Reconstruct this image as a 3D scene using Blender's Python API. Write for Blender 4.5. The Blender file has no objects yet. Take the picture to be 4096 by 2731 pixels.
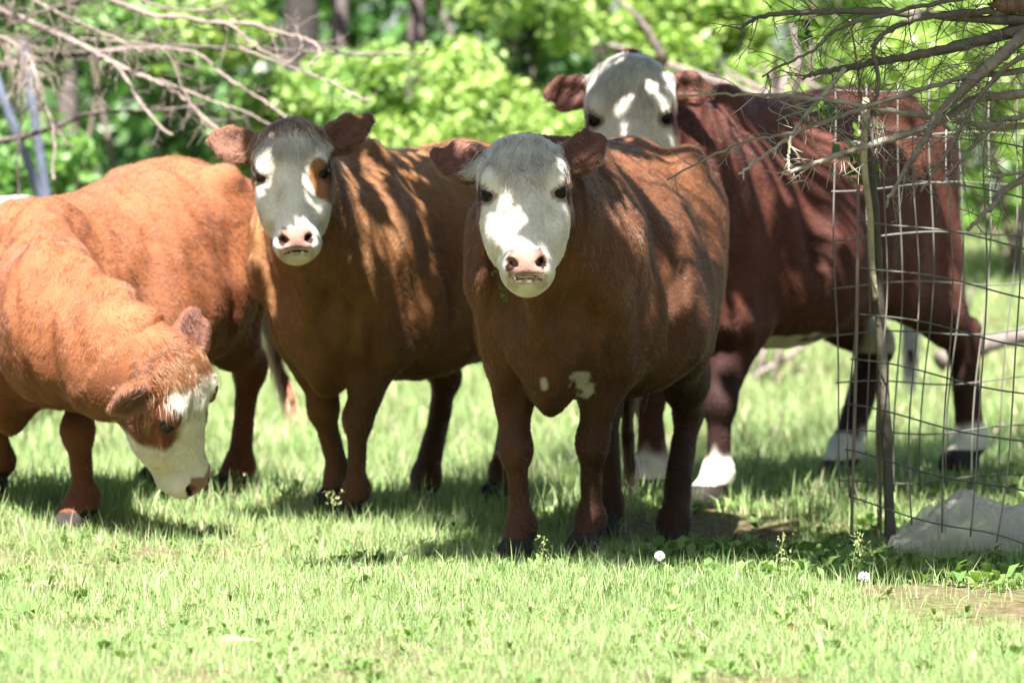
import bpy, math, random
import numpy as np
from mathutils import Vector, Matrix

# ------------------------------------------------------------------ camera, sky, sun, exposure
scn = bpy.context.scene
COL = scn.collection
F_PX = 4096.0          # focal length in pixels of a 1024 px wide picture
CAM_H = 1.11
PITCH = math.atan((341.0 - 205.0) / F_PX)
cam_d = bpy.data.cameras.new('camera')
cam_d.sensor_width = 36.0
cam_d.lens = F_PX * 36.0 / 1024.0
cam_d.clip_start = 0.1
cam_d.clip_end = 600.0
cam_d.dof.use_dof = True
cam_d.dof.focus_distance = 11.9
cam_d.dof.aperture_fstop = 3.0
cam_d.dof.aperture_blades = 7
cam = bpy.data.objects.new('camera', cam_d)
cam.location = (0, 0, CAM_H)
cam.rotation_euler = (math.pi / 2 - PITCH, 0, 0)
COL.objects.link(cam)
scn.camera = cam

SUN = Vector((-0.06, -0.53, 0.84)).normalized()      # towards the sun
SUN_EL = math.asin(SUN.z)
SUN_AZ = math.atan2(SUN.x, SUN.y)
world = bpy.data.worlds.new('World')
scn.world = world
world.use_nodes = True
wn = world.node_tree
wn.nodes.clear()
sky = wn.nodes.new('ShaderNodeTexSky')
sky.sky_type = 'NISHITA'
sky.sun_disc = False
sky.sun_elevation = SUN_EL
sky.sun_rotation = SUN_AZ
sky.air_density = 1.0
sky.dust_density = 2.0
bg = wn.nodes.new('ShaderNodeBackground')
bg.inputs['Strength'].default_value = 0.05
out = wn.nodes.new('ShaderNodeOutputWorld')
wn.links.new(sky.outputs[0], bg.inputs[0])
wn.links.new(bg.outputs[0], out.inputs[0])

sun_d = bpy.data.lights.new('sun', 'SUN')
sun_d.energy = 5.0
sun_d.angle = math.radians(0.53)
sun_d.color = (1.0, 0.95, 0.87)
sun = bpy.data.objects.new('sun', sun_d)
sun.rotation_euler = (-SUN).to_track_quat('-Z', 'Y').to_euler()
sun.location = (-8, -12, 24)
COL.objects.link(sun)

scn.view_settings.view_transform = 'Standard'
scn.view_settings.look = 'None'
scn.view_settings.exposure = 2.35
scn.view_settings.gamma = 1.0
scn.render.engine = 'CYCLES'
scn.cycles.use_denoising = True
scn.cycles.max_bounces = 8
scn.cycles.transparent_max_bounces = 8
scn.cycles.caustics_reflective = False
scn.cycles.caustics_refractive = False
scn.cycles_curves.shape = 'RIBBONS'

rng = np.random.default_rng(7)
random.seed(7)

# ------------------------------------------------------------------ helpers
CP, SP = math.cos(PITCH), math.sin(PITCH)


def W(px, py, d):
    """World point seen at pixel (px, py) of the 1024x682 picture, at distance y = d."""
    xc, yc = (px - 512.0) / F_PX, -(py - 341.0) / F_PX
    dy = CP + yc * SP
    dz = -SP + yc * CP
    t = d / dy
    return np.array((xc * t, d, CAM_H + dz * t))


def unit(v):
    v = np.asarray(v, float)
    return v / (np.linalg.norm(v) + 1e-12)


def link(o, parent=None):
    COL.objects.link(o)
    if parent is not None:
        o.parent = parent
    return o


def tag(o, label=None, cat=None, group=None, kind=None):
    if label: o['label'] = label
    if cat: o['category'] = cat
    if group: o['group'] = group
    if kind: o['kind'] = kind
    return o


def empty(name, loc):
    o = bpy.data.objects.new(name, None)
    o.empty_display_size = 0.1
    o.location = loc
    return link(o)


def np_mesh(name, verts, faces, mat, tint=None, smooth=True):
    """Mesh from an (n,3) array and a list of (m,k) face arrays."""
    me = bpy.data.meshes.new(name)
    verts = np.ascontiguousarray(verts, np.float32)
    if not isinstance(faces, (list, tuple)): faces = [faces]
    faces = [np.asarray(f, np.int32) for f in faces if len(f)]
    me.vertices.add(len(verts))
    me.vertices.foreach_set('co', verts.ravel())
    nl = sum(f.size for f in faces)
    me.loops.add(nl)
    me.loops.foreach_set('vertex_index', np.concatenate([f.ravel() for f in faces]))
    counts = np.concatenate([np.full(len(f), f.shape[1], np.int32) for f in faces])
    starts = np.concatenate([[0], np.cumsum(counts)[:-1]]).astype(np.int32)
    me.polygons.add(len(counts))
    me.polygons.foreach_set('loop_start', starts)
    me.polygons.foreach_set('use_smooth', np.full(len(counts), smooth, bool))
    me.update(calc_edges=True)
    me.validate()
    if tint is not None:
        a = me.attributes.new('tint', 'FLOAT_COLOR', 'POINT')
        t = np.ones((len(verts), 4), np.float32)
        t[:, :3] = tint
        a.data.foreach_set('color', t.ravel())
    if mat is not None: me.materials.append(mat)
    return me


def mesh_obj(name, verts, faces, mat, parent=None, tint=None, smooth=True, origin=None):
    verts = np.asarray(verts, float)
    if origin is not None: verts = verts - np.asarray(origin)
    o = bpy.data.objects.new(name, np_mesh(name, verts, faces, mat, tint, smooth))
    if origin is not None: o.location = origin
    return link(o, parent)


class MB:
    """Collects tubes and sheets, then links them as one mesh."""
    def __init__(self):
        self.v, self.q, self.t, self.c, self.n = [], [], [], [], 0

    def add(self, v, quads=None, tris=None, col=None):
        v = np.asarray(v, float)
        self.v.append(v)
        if quads is not None and len(quads): self.q.append(np.asarray(quads) + self.n)
        if tris is not None and len(tris): self.t.append(np.asarray(tris) + self.n)
        c = np.ones((len(v), 3)) if col is None else np.broadcast_to(np.asarray(col, float), (len(v), 3))
        self.c.append(c)
        self.n += len(v)

    def tube(self, pts, radii, sides=6, col=None, cap=True):
        pts = np.asarray(pts, float)
        n = len(pts)
        radii = np.broadcast_to(np.asarray(radii, float), (n,))
        tan = np.gradient(pts, axis=0)
        tan /= np.linalg.norm(tan, axis=1)[:, None] + 1e-9
        ref = np.array((0.3, 0.2, 1.0)) if abs(unit(pts[-1] - pts[0])[2]) < 0.85 else np.array((1.0, 0.3, 0.1))
        a = np.cross(tan, ref); a /= np.linalg.norm(a, axis=1)[:, None] + 1e-9
        b = np.cross(tan, a)
        th = np.linspace(0, 2 * np.pi, sides, endpoint=False)
        ring = pts[:, None, :] + radii[:, None, None] * (np.cos(th)[None, :, None] * a[:, None, :] + np.sin(th)[None, :, None] * b[:, None, :])
        i = np.arange(n - 1)[:, None] * sides; j = np.arange(sides)[None, :]; k = (j + 1) % sides
        q = np.stack([i + j, i + k, i + sides + k, i + sides + j], -1).reshape(-1, 4)
        v = ring.reshape(-1, 3)
        tris = None
        if cap:
            v = np.vstack([v, pts[0], pts[-1]])
            s = np.arange(sides); s2 = (s + 1) % sides
            c0, c1 = n * sides, n * sides + 1
            tris = np.vstack([np.stack([s2, s, np.full(sides, c0)], 1),
                              np.stack([s + (n - 1) * sides, s2 + (n - 1) * sides, np.full(sides, c1)], 1)])
        self.add(v, q, tris, col)

    def build(self, name, mat, parent=None, origin=None, smooth=True):
        f = []
        if self.q: f.append(np.concatenate(self.q))
        if self.t: f.append(np.concatenate(self.t))
        return mesh_obj(name, np.concatenate(self.v), f, mat, parent, np.concatenate(self.c), smooth, origin)


def spline(pts, n):
    """Catmull-Rom through pts, n samples."""
    pts = np.asarray(pts, float)
    if len(pts) == 2: return pts[0] + np.linspace(0, 1, n)[:, None] * (pts[1] - pts[0])
    p = np.vstack([2 * pts[0] - pts[1], pts, 2 * pts[-1] - pts[-2]])
    u = np.linspace(0, len(pts) - 1 - 1e-6, n)
    i = u.astype(int); t = (u - i)[:, None]
    p0, p1, p2, p3 = p[i], p[i + 1], p[i + 2], p[i + 3]
    return 0.5 * (2 * p1 + (p2 - p0) * t + (2 * p0 - 5 * p1 + 4 * p2 - p3) * t ** 2 + (3 * p1 - p0 - 3 * p2 + p3) * t ** 3)


def vnoise(P, scale, seed=0):
    """Smooth value noise in 3D (or 2D with z=0), range about -1..1."""
    P = np.atleast_2d(np.asarray(P, float))
    if P.shape[1] == 2: P = np.hstack([P, np.zeros((len(P), 1))])
    Q = P / scale + seed * 17.31
    i = np.floor(Q).astype(np.int64); f = Q - i
    f = f * f * (3 - 2 * f)
    res = 0
    for dx in (0, 1):
        for dy in (0, 1):
            for dz in (0, 1):
                h = ((i[:, 0] + dx) * 374761393 + (i[:, 1] + dy) * 668265263 + (i[:, 2] + dz) * 2147483647 + seed * 974634777) & 0x7fffffff
                h = ((h ^ (h >> 13)) * 1274126177) & 0x7fffffff
                h = (h ^ (h >> 16)) & 0xffff
                w = (f[:, 0] if dx else 1 - f[:, 0]) * (f[:, 1] if dy else 1 - f[:, 1]) * (f[:, 2] if dz else 1 - f[:, 2])
                res = res + w * (h / 32767.5 - 1)
    return res


def fbm(P, scale, seed=0, octs=3):
    r, a = 0, 1.0
    for o in range(octs):
        r = r + a * vnoise(P, scale / 2 ** o, seed + o * 5); a *= 0.5
    return r / 1.6


# ------------------------------------------------------------------ materials
def new_mat(name):
    m = bpy.data.materials.new(name)
    m.use_nodes = True
    nt = m.node_tree
    nt.nodes.clear()
    return m, nt, nt.nodes.new('ShaderNodeOutputMaterial')


def mat_tint(name, rough=0.8, spec=0.25, base=None, trans=0.0, bump=0.0, bscale=40.0, var=0.0, vscale=8.0, trans_col=(1, 1, 1), sheen=0.0):
    """Colour from the 'tint' attribute (or base), noise variation, optional translucency and bump."""
    m, nt, o = new_mat(name)
    N, L = nt.nodes, nt.links
    p = N.new('ShaderNodeBsdfPrincipled')
    p.inputs['Roughness'].default_value = rough
    p.inputs['Specular IOR Level'].default_value = spec
    if sheen: p.inputs['Sheen Weight'].default_value = sheen
    if base is None:
        a = N.new('ShaderNodeAttribute'); a.attribute_name = 'tint'; csock = a.outputs['Color']
    else:
        a = N.new('ShaderNodeRGB'); a.outputs[0].default_value = (*base, 1); csock = a.outputs[0]
    if var:
        tc = N.new('ShaderNodeTexCoord')
        nz = N.new('ShaderNodeTexNoise'); nz.inputs['Scale'].default_value = vscale; nz.inputs['Detail'].default_value = 5
        L.new(tc.outputs['Object'], nz.inputs['Vector'])
        mr = N.new('ShaderNodeMapRange'); mr.inputs['From Min'].default_value = 0.3; mr.inputs['From Max'].default_value = 0.7
        mr.inputs['To Min'].default_value = 1 - var; mr.inputs['To Max'].default_value = 1 + var
        L.new(nz.outputs['Fac'], mr.inputs['Value'])
        mx = N.new('ShaderNodeVectorMath'); mx.operation = 'SCALE'
        L.new(csock, mx.inputs[0]); L.new(mr.outputs[0], mx.inputs['Scale'])
        csock = mx.outputs[0]
    L.new(csock, p.inputs['Base Color'])
    if bump:
        tc2 = N.new('ShaderNodeTexCoord')
        nb = N.new('ShaderNodeTexNoise'); nb.inputs['Scale'].default_value = bscale; nb.inputs['Detail'].default_value = 6
        L.new(tc2.outputs['Object'], nb.inputs['Vector'])
        bp = N.new('ShaderNodeBump'); bp.inputs['Strength'].default_value = bump; bp.inputs['Distance'].default_value = 0.02
        L.new(nb.outputs['Fac'], bp.inputs['Height'])
        L.new(bp.outputs[0], p.inputs['Normal'])
    s = p.outputs[0]
    if trans:
        t = N.new('ShaderNodeBsdfTranslucent')
        mc = N.new('ShaderNodeVectorMath'); mc.operation = 'MULTIPLY'; mc.inputs[1].default_value = trans_col
        L.new(csock, mc.inputs[0]); L.new(mc.outputs[0], t.inputs['Color'])
        ms = N.new('ShaderNodeMixShader'); ms.inputs[0].default_value = trans
        L.new(s, ms.inputs[1]); L.new(t.outputs[0], ms.inputs[2]); s = ms.outputs[0]
    L.new(s, o.inputs['Surface'])
    return m


M = {}
M['hide'] = mat_tint('hide', rough=0.75, spec=0.2, bump=0.15, bscale=120, var=0.15, vscale=14)
def fur_mat():
    m, nt, o = new_mat('fur')
    N, L = nt.nodes, nt.links
    a = N.new('ShaderNodeAttribute'); a.attribute_name = 'tint'
    h = N.new('ShaderNodeBsdfHairPrincipled'); h.parametrization = 'COLOR'
    h.inputs['Roughness'].default_value = .38; h.inputs['Radial Roughness'].default_value = .55; h.inputs['Coat'].default_value = 0.0
    L.new(a.outputs['Color'], h.inputs['Color'])
    p = N.new('ShaderNodeBsdfPrincipled'); p.inputs['Roughness'].default_value = .45; p.inputs['Specular IOR Level'].default_value = .5
    L.new(a.outputs['Color'], p.inputs['Base Color'])
    ms = N.new('ShaderNodeMixShader'); ms.inputs[0].default_value = .5
    L.new(p.outputs[0], ms.inputs[1]); L.new(h.outputs[0], ms.inputs[2]); L.new(ms.outputs[0], o.inputs['Surface'])
    return m


M['fur'] = fur_mat()
M['eye'] = mat_tint('eye', rough=0.12, spec=0.22, base=(0.008, 0.006, 0.005))
M['bark'] = mat_tint('bark', rough=0.9, spec=0.1, bump=0.6, bscale=30, var=0.3, vscale=20)
M['leaf'] = mat_tint('leaf', rough=0.36, spec=0.45, trans=0.40, trans_col=(1.0, 1.1, 0.6))
M['grass'] = mat_tint('grass', rough=0.55, spec=0.3, trans=0.38, trans_col=(1.1, 1.1, 0.6))
# ------------------------------------------------------------------ terrain
CONTACTS = []      # (x, y, z) of every hoof on the ground


def ground_z(x, y):
    x = np.asarray(x, float); y = np.asarray(y, float)
    z = 0.012 * vnoise(np.stack([x.ravel(), y.ravel()], 1), 0.9, 3).reshape(x.shape)
    z = z + 0.035 * vnoise(np.stack([x.ravel(), y.ravel()], 1), 4.0, 9).reshape(x.shape)
    num = z * 0.05; den = np.full(x.shape, 0.05)
    for cx, cy, cz in CONTACTS:
        w = np.exp(-((x - cx) ** 2 + (y - cy) ** 2) / (2 * 0.33 ** 2))
        num = num + w * cz; den = den + w
    z = num / den
    r = np.clip((y - 19) / 14, 0, 1); r = r * r * (3 - 2 * r)
    z = z + r * (0.35 + 0.45 * np.clip((x - 0.5) / 3, 0, 1))
    return z


# ------------------------------------------------------------------ implicit surfaces for the animals
class Field:
    def __init__(self):
        self.prims = []

    def econe(self, a, b, ra, rb, side=(0, 1, 0), k=0.05, sub=False):
        a, b = np.asarray(a, float), np.asarray(b, float)
        ra = np.broadcast_to(np.asarray(ra, float), (2,)); rb = np.broadcast_to(np.asarray(rb, float), (2,))
        L = np.linalg.norm(b - a) + 1e-9
        n = (b - a) / L
        s = np.asarray(side, float); s = unit(s - n * s.dot(n))
        u = np.cross(n, s)
        m = max(ra.max(), rb.max()) + k + 0.03
        self.prims.append(('c', (a, n, L, s, u, ra, rb), k, sub, np.minimum(a, b) - m, np.maximum(a, b) + m))

    def chain(self, pts, radii, side=(0, 1, 0), k=0.05):
        for i in range(len(pts) - 1):
            self.econe(pts[i], pts[i + 1], radii[i], radii[i + 1], side, k)

    def ell(self, c, r, axes=None, k=0.04, sub=False):
        c = np.asarray(c, float); r = np.asarray(r, float)
        A = np.eye(3) if axes is None else np.asarray(axes, float)
        m = r.max() + k + 0.03
        self.prims.append(('e', (c, r, A), k, sub, c - m, c + m))

    def trunk(self, st, k=0.05):
        st = np.asarray(st, float)
        x = np.linspace(st[0, 0], st[-1, 0], 200)
        u = np.interp(x, st[:, 0], np.arange(len(st)))
        dense = spline(st, 1200)
        o = np.argsort(dense[:, 0]); dense = dense[o]
        tab = np.stack([np.interp(x, dense[:, 0], dense[:, j]) for j in range(st.shape[1])], 1)
        w = st[:, 3].max()
        self.prims.append(('t', tab, k, False, np.array((x[0] - .1, -w - .12, st[:, 2].min() - .1)), np.array((x[-1] + .1, w + .12, st[:, 1].max() + .1))))

    @staticmethod
    def dist(kind, d, P):
        if kind == 'c':
            a, n, L, s, u, ra, rb = d
            q = P - a
            t = np.clip(q @ n / L, 0, 1)
            qa = q @ n - t * L; qs = q @ s; qu = q @ u
            rs = ra[0] + t * (rb[0] - ra[0]); ru = ra[1] + t * (rb[1] - ra[1]); rm = (rs + ru) / 2
            k0 = np.sqrt((qs / rs) ** 2 + (qu / ru) ** 2 + (qa / rm) ** 2)
            k1 = np.sqrt((qs / rs ** 2) ** 2 + (qu / ru ** 2) ** 2 + (qa / rm ** 2) ** 2) + 1e-6
            return np.where(k0 < 0.02, -np.minimum(rs, ru), k0 * (k0 - 1) / k1)
        if kind == 'e':
            c, r, A = d
            q = (P - c) @ A.T
            k0 = np.sqrt(((q / r) ** 2).sum(-1)); k1 = np.sqrt(((q / r ** 2) ** 2).sum(-1)) + 1e-6
            return np.where(k0 < 0.02, -r.min(), k0 * (k0 - 1) / k1)
        tab = d
        x = P[..., 0]
        top = np.interp(x, tab[:, 0], tab[:, 1]); bot = np.interp(x, tab[:, 0], tab[:, 2])
        hw = np.maximum(np.interp(x, tab[:, 0], tab[:, 3]), 0.02); egg = np.interp(x, tab[:, 0], tab[:, 4])
        zc = (top + bot) / 2; hh = np.maximum((top - bot) / 2, 0.02)
        v = (P[..., 2] - zc) / hh
        w = hw * (1 - egg * np.clip(v, -1, 1))
        p = 2.25
        r = (np.abs(P[..., 1] / w) ** p + np.abs(v) ** p) ** (1 / p)
        dd = (r - 1) * np.minimum(hw, hh) * 0.9
        return np.maximum(dd, np.maximum(tab[0, 0] - x, x - tab[-1, 0]))

    def mesh(self, h):
        lo = np.min([p[4] for p in self.prims if not p[3]], axis=0); hi = np.max([p[5] for p in self.prims if not p[3]], axis=0)
        n = np.ceil((hi - lo) / h).astype(int) + 1
        ax = [lo[i] + h * np.arange(n[i]) for i in range(3)]
        G = np.full(n, 1.0, np.float32)
        for kind, d, k, sub, bl, bh in self.prims:
            i0 = np.maximum(np.floor((bl - lo) / h).astype(int), 0); i1 = np.minimum(np.ceil((bh - lo) / h).astype(int) + 1, n)
            if (i1 <= i0).any(): continue
            X = np.stack(np.meshgrid(ax[0][i0[0]:i1[0]], ax[1][i0[1]:i1[1]], ax[2][i0[2]:i1[2]], indexing='ij'), -1)
            v = Field.dist(kind, d, X)
            sl = tuple(slice(i0[j], i1[j]) for j in range(3))
            g = G[sl]
            if sub:
                hk = np.maximum(k - np.abs(g + v), 0) / k
                G[sl] = np.maximum(g, -v) + hk * hk * k * 0.25
            else:
                hk = np.maximum(k - np.abs(g - v), 0) / k
                G[sl] = np.minimum(g, v) - hk * hk * k * 0.25
        return surface_nets(G, lo, h)


def surface_nets(G, lo, h):
    S = G < 0
    nx, ny, nz = G.shape
    c = np.zeros((nx - 1, ny - 1, nz - 1), np.int8)
    for dx in (0, 1):
        for dy in (0, 1):
            for dz in (0, 1):
                c += S[dx:nx - 1 + dx, dy:ny - 1 + dy, dz:nz - 1 + dz]
    act = (c > 0) & (c < 8)
    idx = np.full(act.shape, -1, np.int64)
    I = np.argwhere(act)
    idx[act] = np.arange(len(I))
    acc = np.zeros((len(I), 3)); cnt = np.zeros(len(I))
    corners = [(a, b, d) for a in (0, 1) for b in (0, 1) for d in (0, 1)]
    for p in corners:
        for axis in range(3):
            if p[axis]: continue
            q = list(p); q[axis] = 1
            g0 = G[I[:, 0] + p[0], I[:, 1] + p[1], I[:, 2] + p[2]]; g1 = G[I[:, 0] + q[0], I[:, 1] + q[1], I[:, 2] + q[2]]
            m = (g0 < 0) != (g1 < 0)
            t = np.where(m, g0 / np.where(m, g0 - g1, 1), 0)
            pos = np.tile(np.array(p, float), (len(I), 1)); pos[:, axis] += t
            acc[m] += pos[m]; cnt[m] += 1
    V = lo + h * (I + acc / cnt[:, None])
    faces = []
    for axis in range(3):
        b, d = (axis + 1) % 3, (axis + 2) % 3
        sl0 = [slice(1, -1)] * 3; sl1 = [slice(1, -1)] * 3
        sl0[axis] = slice(0, G.shape[axis] - 1); sl1[axis] = slice(1, G.shape[axis])
        A, B = S[tuple(sl0)], S[tuple(sl1)]
        for flip, m in ((False, A & ~B), (True, ~A & B)):
            e = np.argwhere(m)
            off = np.ones(3, int); off[axis] = 0
            e = e + off
            def cell(db, dd):
                r = e.copy(); r[:, b] -= db; r[:, d] -= dd
                return idx[r[:, 0], r[:, 1], r[:, 2]]
            q = np.stack([cell(1, 1), cell(0, 1), cell(0, 0), cell(1, 0)], 1)
            if flip: q = q[:, ::-1]
            faces.append(q)
    Fc = np.concatenate(faces)
    Fc = Fc[(Fc >= 0).all(1)]
    # relax
    e = np.concatenate([Fc[:, [0, 1]], Fc[:, [1, 2]], Fc[:, [2, 3]], Fc[:, [3, 0]]])
    deg = np.bincount(e.ravel(), minlength=len(V)).astype(float)
    for it in range(3):
        lam = 0.5 if it != 1 else -0.3
        s = np.zeros_like(V)
        for j in range(3):
            s[:, j] = np.bincount(e[:, 0], V[e[:, 1], j], len(V)) + np.bincount(e[:, 1], V[e[:, 0], j], len(V))
        V = V + lam * (s / deg[:, None] - V)
    return V, Fc


def vert_normals(V, Fc):
    n = np.cross(V[Fc[:, 2]] - V[Fc[:, 0]], V[Fc[:, 3]] - V[Fc[:, 1]])
    N = np.zeros_like(V)
    for j in range(3):
        for c in range(4):
            N[:, j] += np.bincount(Fc[:, c], n[:, j], len(V))
    return N / (np.linalg.norm(N, axis=1)[:, None] + 1e-12)


def curves_obj(name, P, radius, tint, mat, parent=None):
    """P (n,k,3) strands, radius (k,) or (n,k), tint (n,3)."""
    n, k = P.shape[:2]
    cu = bpy.data.hair_curves.new(name)
    cu.add_curves([k] * n)
    cu.attributes['position'].data.foreach_set('vector', np.ascontiguousarray(P, np.float32).ravel())
    r = cu.attributes.get('radius') or cu.attributes.new('radius', 'FLOAT', 'POINT')
    r.data.foreach_set('value', np.ascontiguousarray(np.broadcast_to(radius, (n, k)), np.float32).ravel())
    a = cu.attributes.new('tint', 'FLOAT_COLOR', 'CURVE')
    t = np.ones((n, 4), np.float32); t[:, :3] = tint
    a.data.foreach_set('color', t.ravel())
    cu.materials.append(mat)
    o = bpy.data.objects.new(name, cu)
    return link(o, parent)


from mathutils.bvhtree import BVHTree
BODIES = []
FUR = True
VOX = 0.009


def sst(x, a, b):
    t = np.clip((x - a) / (b - a), 0, 1); return t * t * (3 - 2 * t)


def make_cow(name, label, loc, fwd, S, trunk, hooves, neck, poll, muzzle, face_up, ears, paint, tail, n_fur=130000,
             fur_len=0.022, forelock=None, hs=1.0, legscale=1.0, tail_hair=None, fur_tone=1.0):
    fwd = unit((fwd[0], fwd[1], 0)); left = np.array((-fwd[1], fwd[0], 0)); upz = np.array((0, 0, 1.0))
    R = np.stack([fwd, left, upz])                       # world -> local rows
    loc = np.asarray(loc, float)
    def l(p): return R @ (np.asarray(p, float) - loc)
    def ld(v): return R @ np.asarray(v, float)
    root = empty(name, loc)
    root.rotation_euler = (0, 0, math.atan2(fwd[1], fwd[0]))
    tag(root, label, 'cow', 'red and white cattle in the grass')
    f = Field()
    T = np.asarray(trunk, float)
    f.trunk(T, k=0.06)
    top = lambda x: float(np.interp(x, T[:, 0], T[:, 1]))
    bot = lambda x: float(np.interp(x, T[:, 0], T[:, 2]))
    hwid = lambda x: float(np.interp(x, T[:, 0], T[:, 3]))
    hl = {k: l(v) for k, v in hooves.items()}
    for sy in (1, -1):
        f.econe((.40 * S, sy * .10 * S, top(.4 * S) - .07), (.63 * S, sy * .19 * S, top(.45 * S) - .44 * S), (.05, .10 * S), (.055, .085 * S), (0, 1, 0), 0.05)
        f.ell((-.46 * S, sy * hwid(-.46 * S) * .66, top(-.46 * S) - .075), (.085 * S, .06 * S, .055 * S), None, 0.06)
        f.ell((-.77 * S, sy * .105 * S, top(-.72 * S) - .09), (.06 * S, .05 * S, .06 * S), None, 0.05)
        f.ell((-.30 * S, sy * hwid(-.3 * S) * 1.06, top(-.3 * S) - .24), (.10 * S, .05 * S, .12 * S), None, 0.09, sub=True)
        f.ell((.22 * S, sy * hwid(.22 * S) * 1.03, top(.22 * S) - .36), (.05 * S, .05 * S, .28 * S), None, 0.07, sub=True)
    ls = legscale
    for key, h in hl.items():
        sy = 1 if key[0] == 'L' else -1
        if key[1] == 'F':
            sh = np.array((0.50 * S, sy * 0.185 * S, top(0.45 * S) - 0.30 * S))
            el = np.array((0.40 * S + 0.25 * (h[0] - 0.45 * S), sy * 0.205 * S * 0.6 + 0.4 * h[1], h[2] * .5 + 0.60 * S))
            kn = h + np.array((0.012, 0, 0.36 * S)) + 0.36 * (el - h) * np.array((1, 1, 0))
            fe = h + np.array((-0.045, 0, 0.115 * S)) + 0.08 * (el - h) * np.array((1, 1, 0))
            f.econe(sh, el + np.array((0.05, 0, 0.03)), (.085 * S, .19 * S), (.070 * S, .12 * S), (0, 1, 0), 0.08)
            f.econe(el, kn, (.070 * S * ls, .092 * S * ls), (.046 * S * ls, .050 * S * ls), (0, 1, 0), 0.07)
            f.ell(kn + np.array((.006, 0, 0)), np.array((.050, .052, .062)) * S * ls, None, 0.03)
            f.econe(kn, fe, (.035 * S * ls, .041 * S * ls), (.035 * S * ls, .041 * S * ls), (0, 1, 0), 0.035)
        else:
            hp = np.array((-0.52 * S, sy * 0.17 * S, top(-0.5 * S) - 0.26 * S))
            stf = np.array((-0.36 * S + 0.3 * (h[0] + 0.65 * S), sy * 0.23 * S * 0.75 + 0.25 * h[1], h[2] * .5 + 0.70 * S))
            hk = h + np.array((-0.06 * S, 0, 0.48 * S)) + 0.15 * (stf - h) * np.array((0, 1, 0))
            hk[0] += 0.72 * (-0.76 * S - hk[0])
            fe = h + np.array((-0.05, 0, 0.115 * S))
            f.econe(hp, stf, (.13 * S, .22 * S), (.09 * S, .13 * S), (0, 1, 0), 0.09)
            f.econe(hp + np.array((-.12 * S, 0, .02)), stf + .58 * (hk - stf) + np.array((-.045 * S, 0, .03)), (.12 * S, .16 * S), (.072 * S, .10 * S), (0, 1, 0), 0.09)
            f.econe(stf, hk, (.085 * S, .115 * S), (.048 * S * ls, .060 * S * ls), (0, 1, 0), 0.07)
            f.ell(hk + np.array((-.012, 0, 0)), np.array((.062, .05, .075)) * S * ls, None, 0.03)
            f.econe(hk, fe, (.042 * S * ls, .050 * S * ls), (.043 * S * ls, .047 * S * ls), (0, 1, 0), 0.035)
        f.ell(fe, np.array((.048, .047, .055)) * S * ls, None, 0.03)
        f.econe(fe, h + np.array((0.02, 0, 0.05)), (.046 * S * ls, .05 * S * ls), (.045 * S * ls, .052 * S * ls), (0, 1, 0), 0.03)
        f.ell(h + np.array((0.03, 0.027, 0.03)), np.array((.070, .030, .046)) * S * ls, None, 0.012)
        f.ell(h + np.array((0.03, -0.027, 0.03)), np.array((.070, .030, .046)) * S * ls, None, 0.012)
    # head frame
    P0, Mz = l(poll), l(muzzle)
    hf = unit(Mz - P0)
    hu = ld(face_up); hu = unit(hu - hf * hu.dot(hf))
    hsd = np.cross(hu, hf)                                # towards the animal's left
    HS = np.linalg.norm(Mz - P0) / 0.5 * hs
    A = np.stack([hf, hsd, hu])
    def H(a, s, u): return P0 + HS * (a * hf + s * hsd + u * hu)
    def r(*x): return np.array(x) * HS
    # neck
    occ = H(0.07, 0, -0.10)
    npts = [np.asarray(p, float) if loc_ else l(p) for p, loc_ in [(q[0], q[3]) for q in neck]] + [occ]
    nrad = [(q[1], q[2]) for q in neck] + [(.115 * HS, .15 * HS)]
    for i in range(len(npts) - 1):
        ax = unit(npts[i + 1] - npts[i])
        sd = np.cross(ax, (0, 0, 1.0)) if abs(ax[2]) < .97 else hsd
        f.econe(npts[i], npts[i + 1], nrad[i], nrad[i + 1], sd, 0.10)
    # dewlap and brisket
    bx = T[:, 0].max() - .19 * S
    f.ell((bx, 0, bot(bx - .08) + .06 * S), (.12 * S, .062 * S, .17 * S), None, .06)
    f.econe(.35 * npts[0] + .65 * npts[-1] + np.array((0, 0, -.13)), (bx + .02, 0, bot(bx - .08) + .10 * S), (.030, .10), (.036 * S, .10 * S), (0, 1, 0), .045)
    i_head = len(f.prims)
    f.ell(H(0.09, 0, -0.05), r(.125, .128, .105), A, 0.05)
    f.econe(H(.10, 0, -.035), H(.23, 0, -.04), r(.122, .078), r(.122, .075), hsd, 0.04)
    f.econe(H(.22, 0, -.045), H(.42, 0, -.035), r(.112, .072), r(.066, .058), hsd, 0.05)
    for s in (1, -1):
        f.econe(H(.13, s * .06, -.16), H(.31, s * .05, -.12), r(.050, .078), r(.040, .055), hsd, 0.05)
        f.ell(H(.245, s * .080, -.085), r(.120, .045, .085), A, 0.05)
        f.ell(H(.165, s * .108, .008), r(.042, .028, .034), A, 0.02)
        f.ell(H(.440, s * .044, -.002), r(.044, .034, .042), A, 0.03)
        f.econe(H(.27, s * .070, -.06), H(.435, s * .038, -.045), r(.045, .06), r(.034, .046), hsd, 0.05)
    f.econe(H(.15, 0, .005), H(.41, 0, .005), r(.040, .050), r(.046, .042), hsd, 0.03)
    for s in (1, -1):
        f.ell(H(.300, s * .088, .030), r(.085, .022, .030), A, 0.04, sub=True)
        f.ell(H(.130, s * .100, .030), r(.040, .030, .028), A, 0.03)
        f.ell(H(.395, s * .090, -.025), r(.030, .014, .040), A, 0.03, sub=True)
    f.econe(H(.30, 0, -.12), H(.44, 0, -.085), r(.072, .050), r(.060, .042), hsd, 0.05)
    f.ell(H(.436, 0, -.025), r(.056, .071, .062), A, 0.04)
    f.ell(H(.476, 0, -.062), r(.026, .043, .044), A, 0.02)
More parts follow.
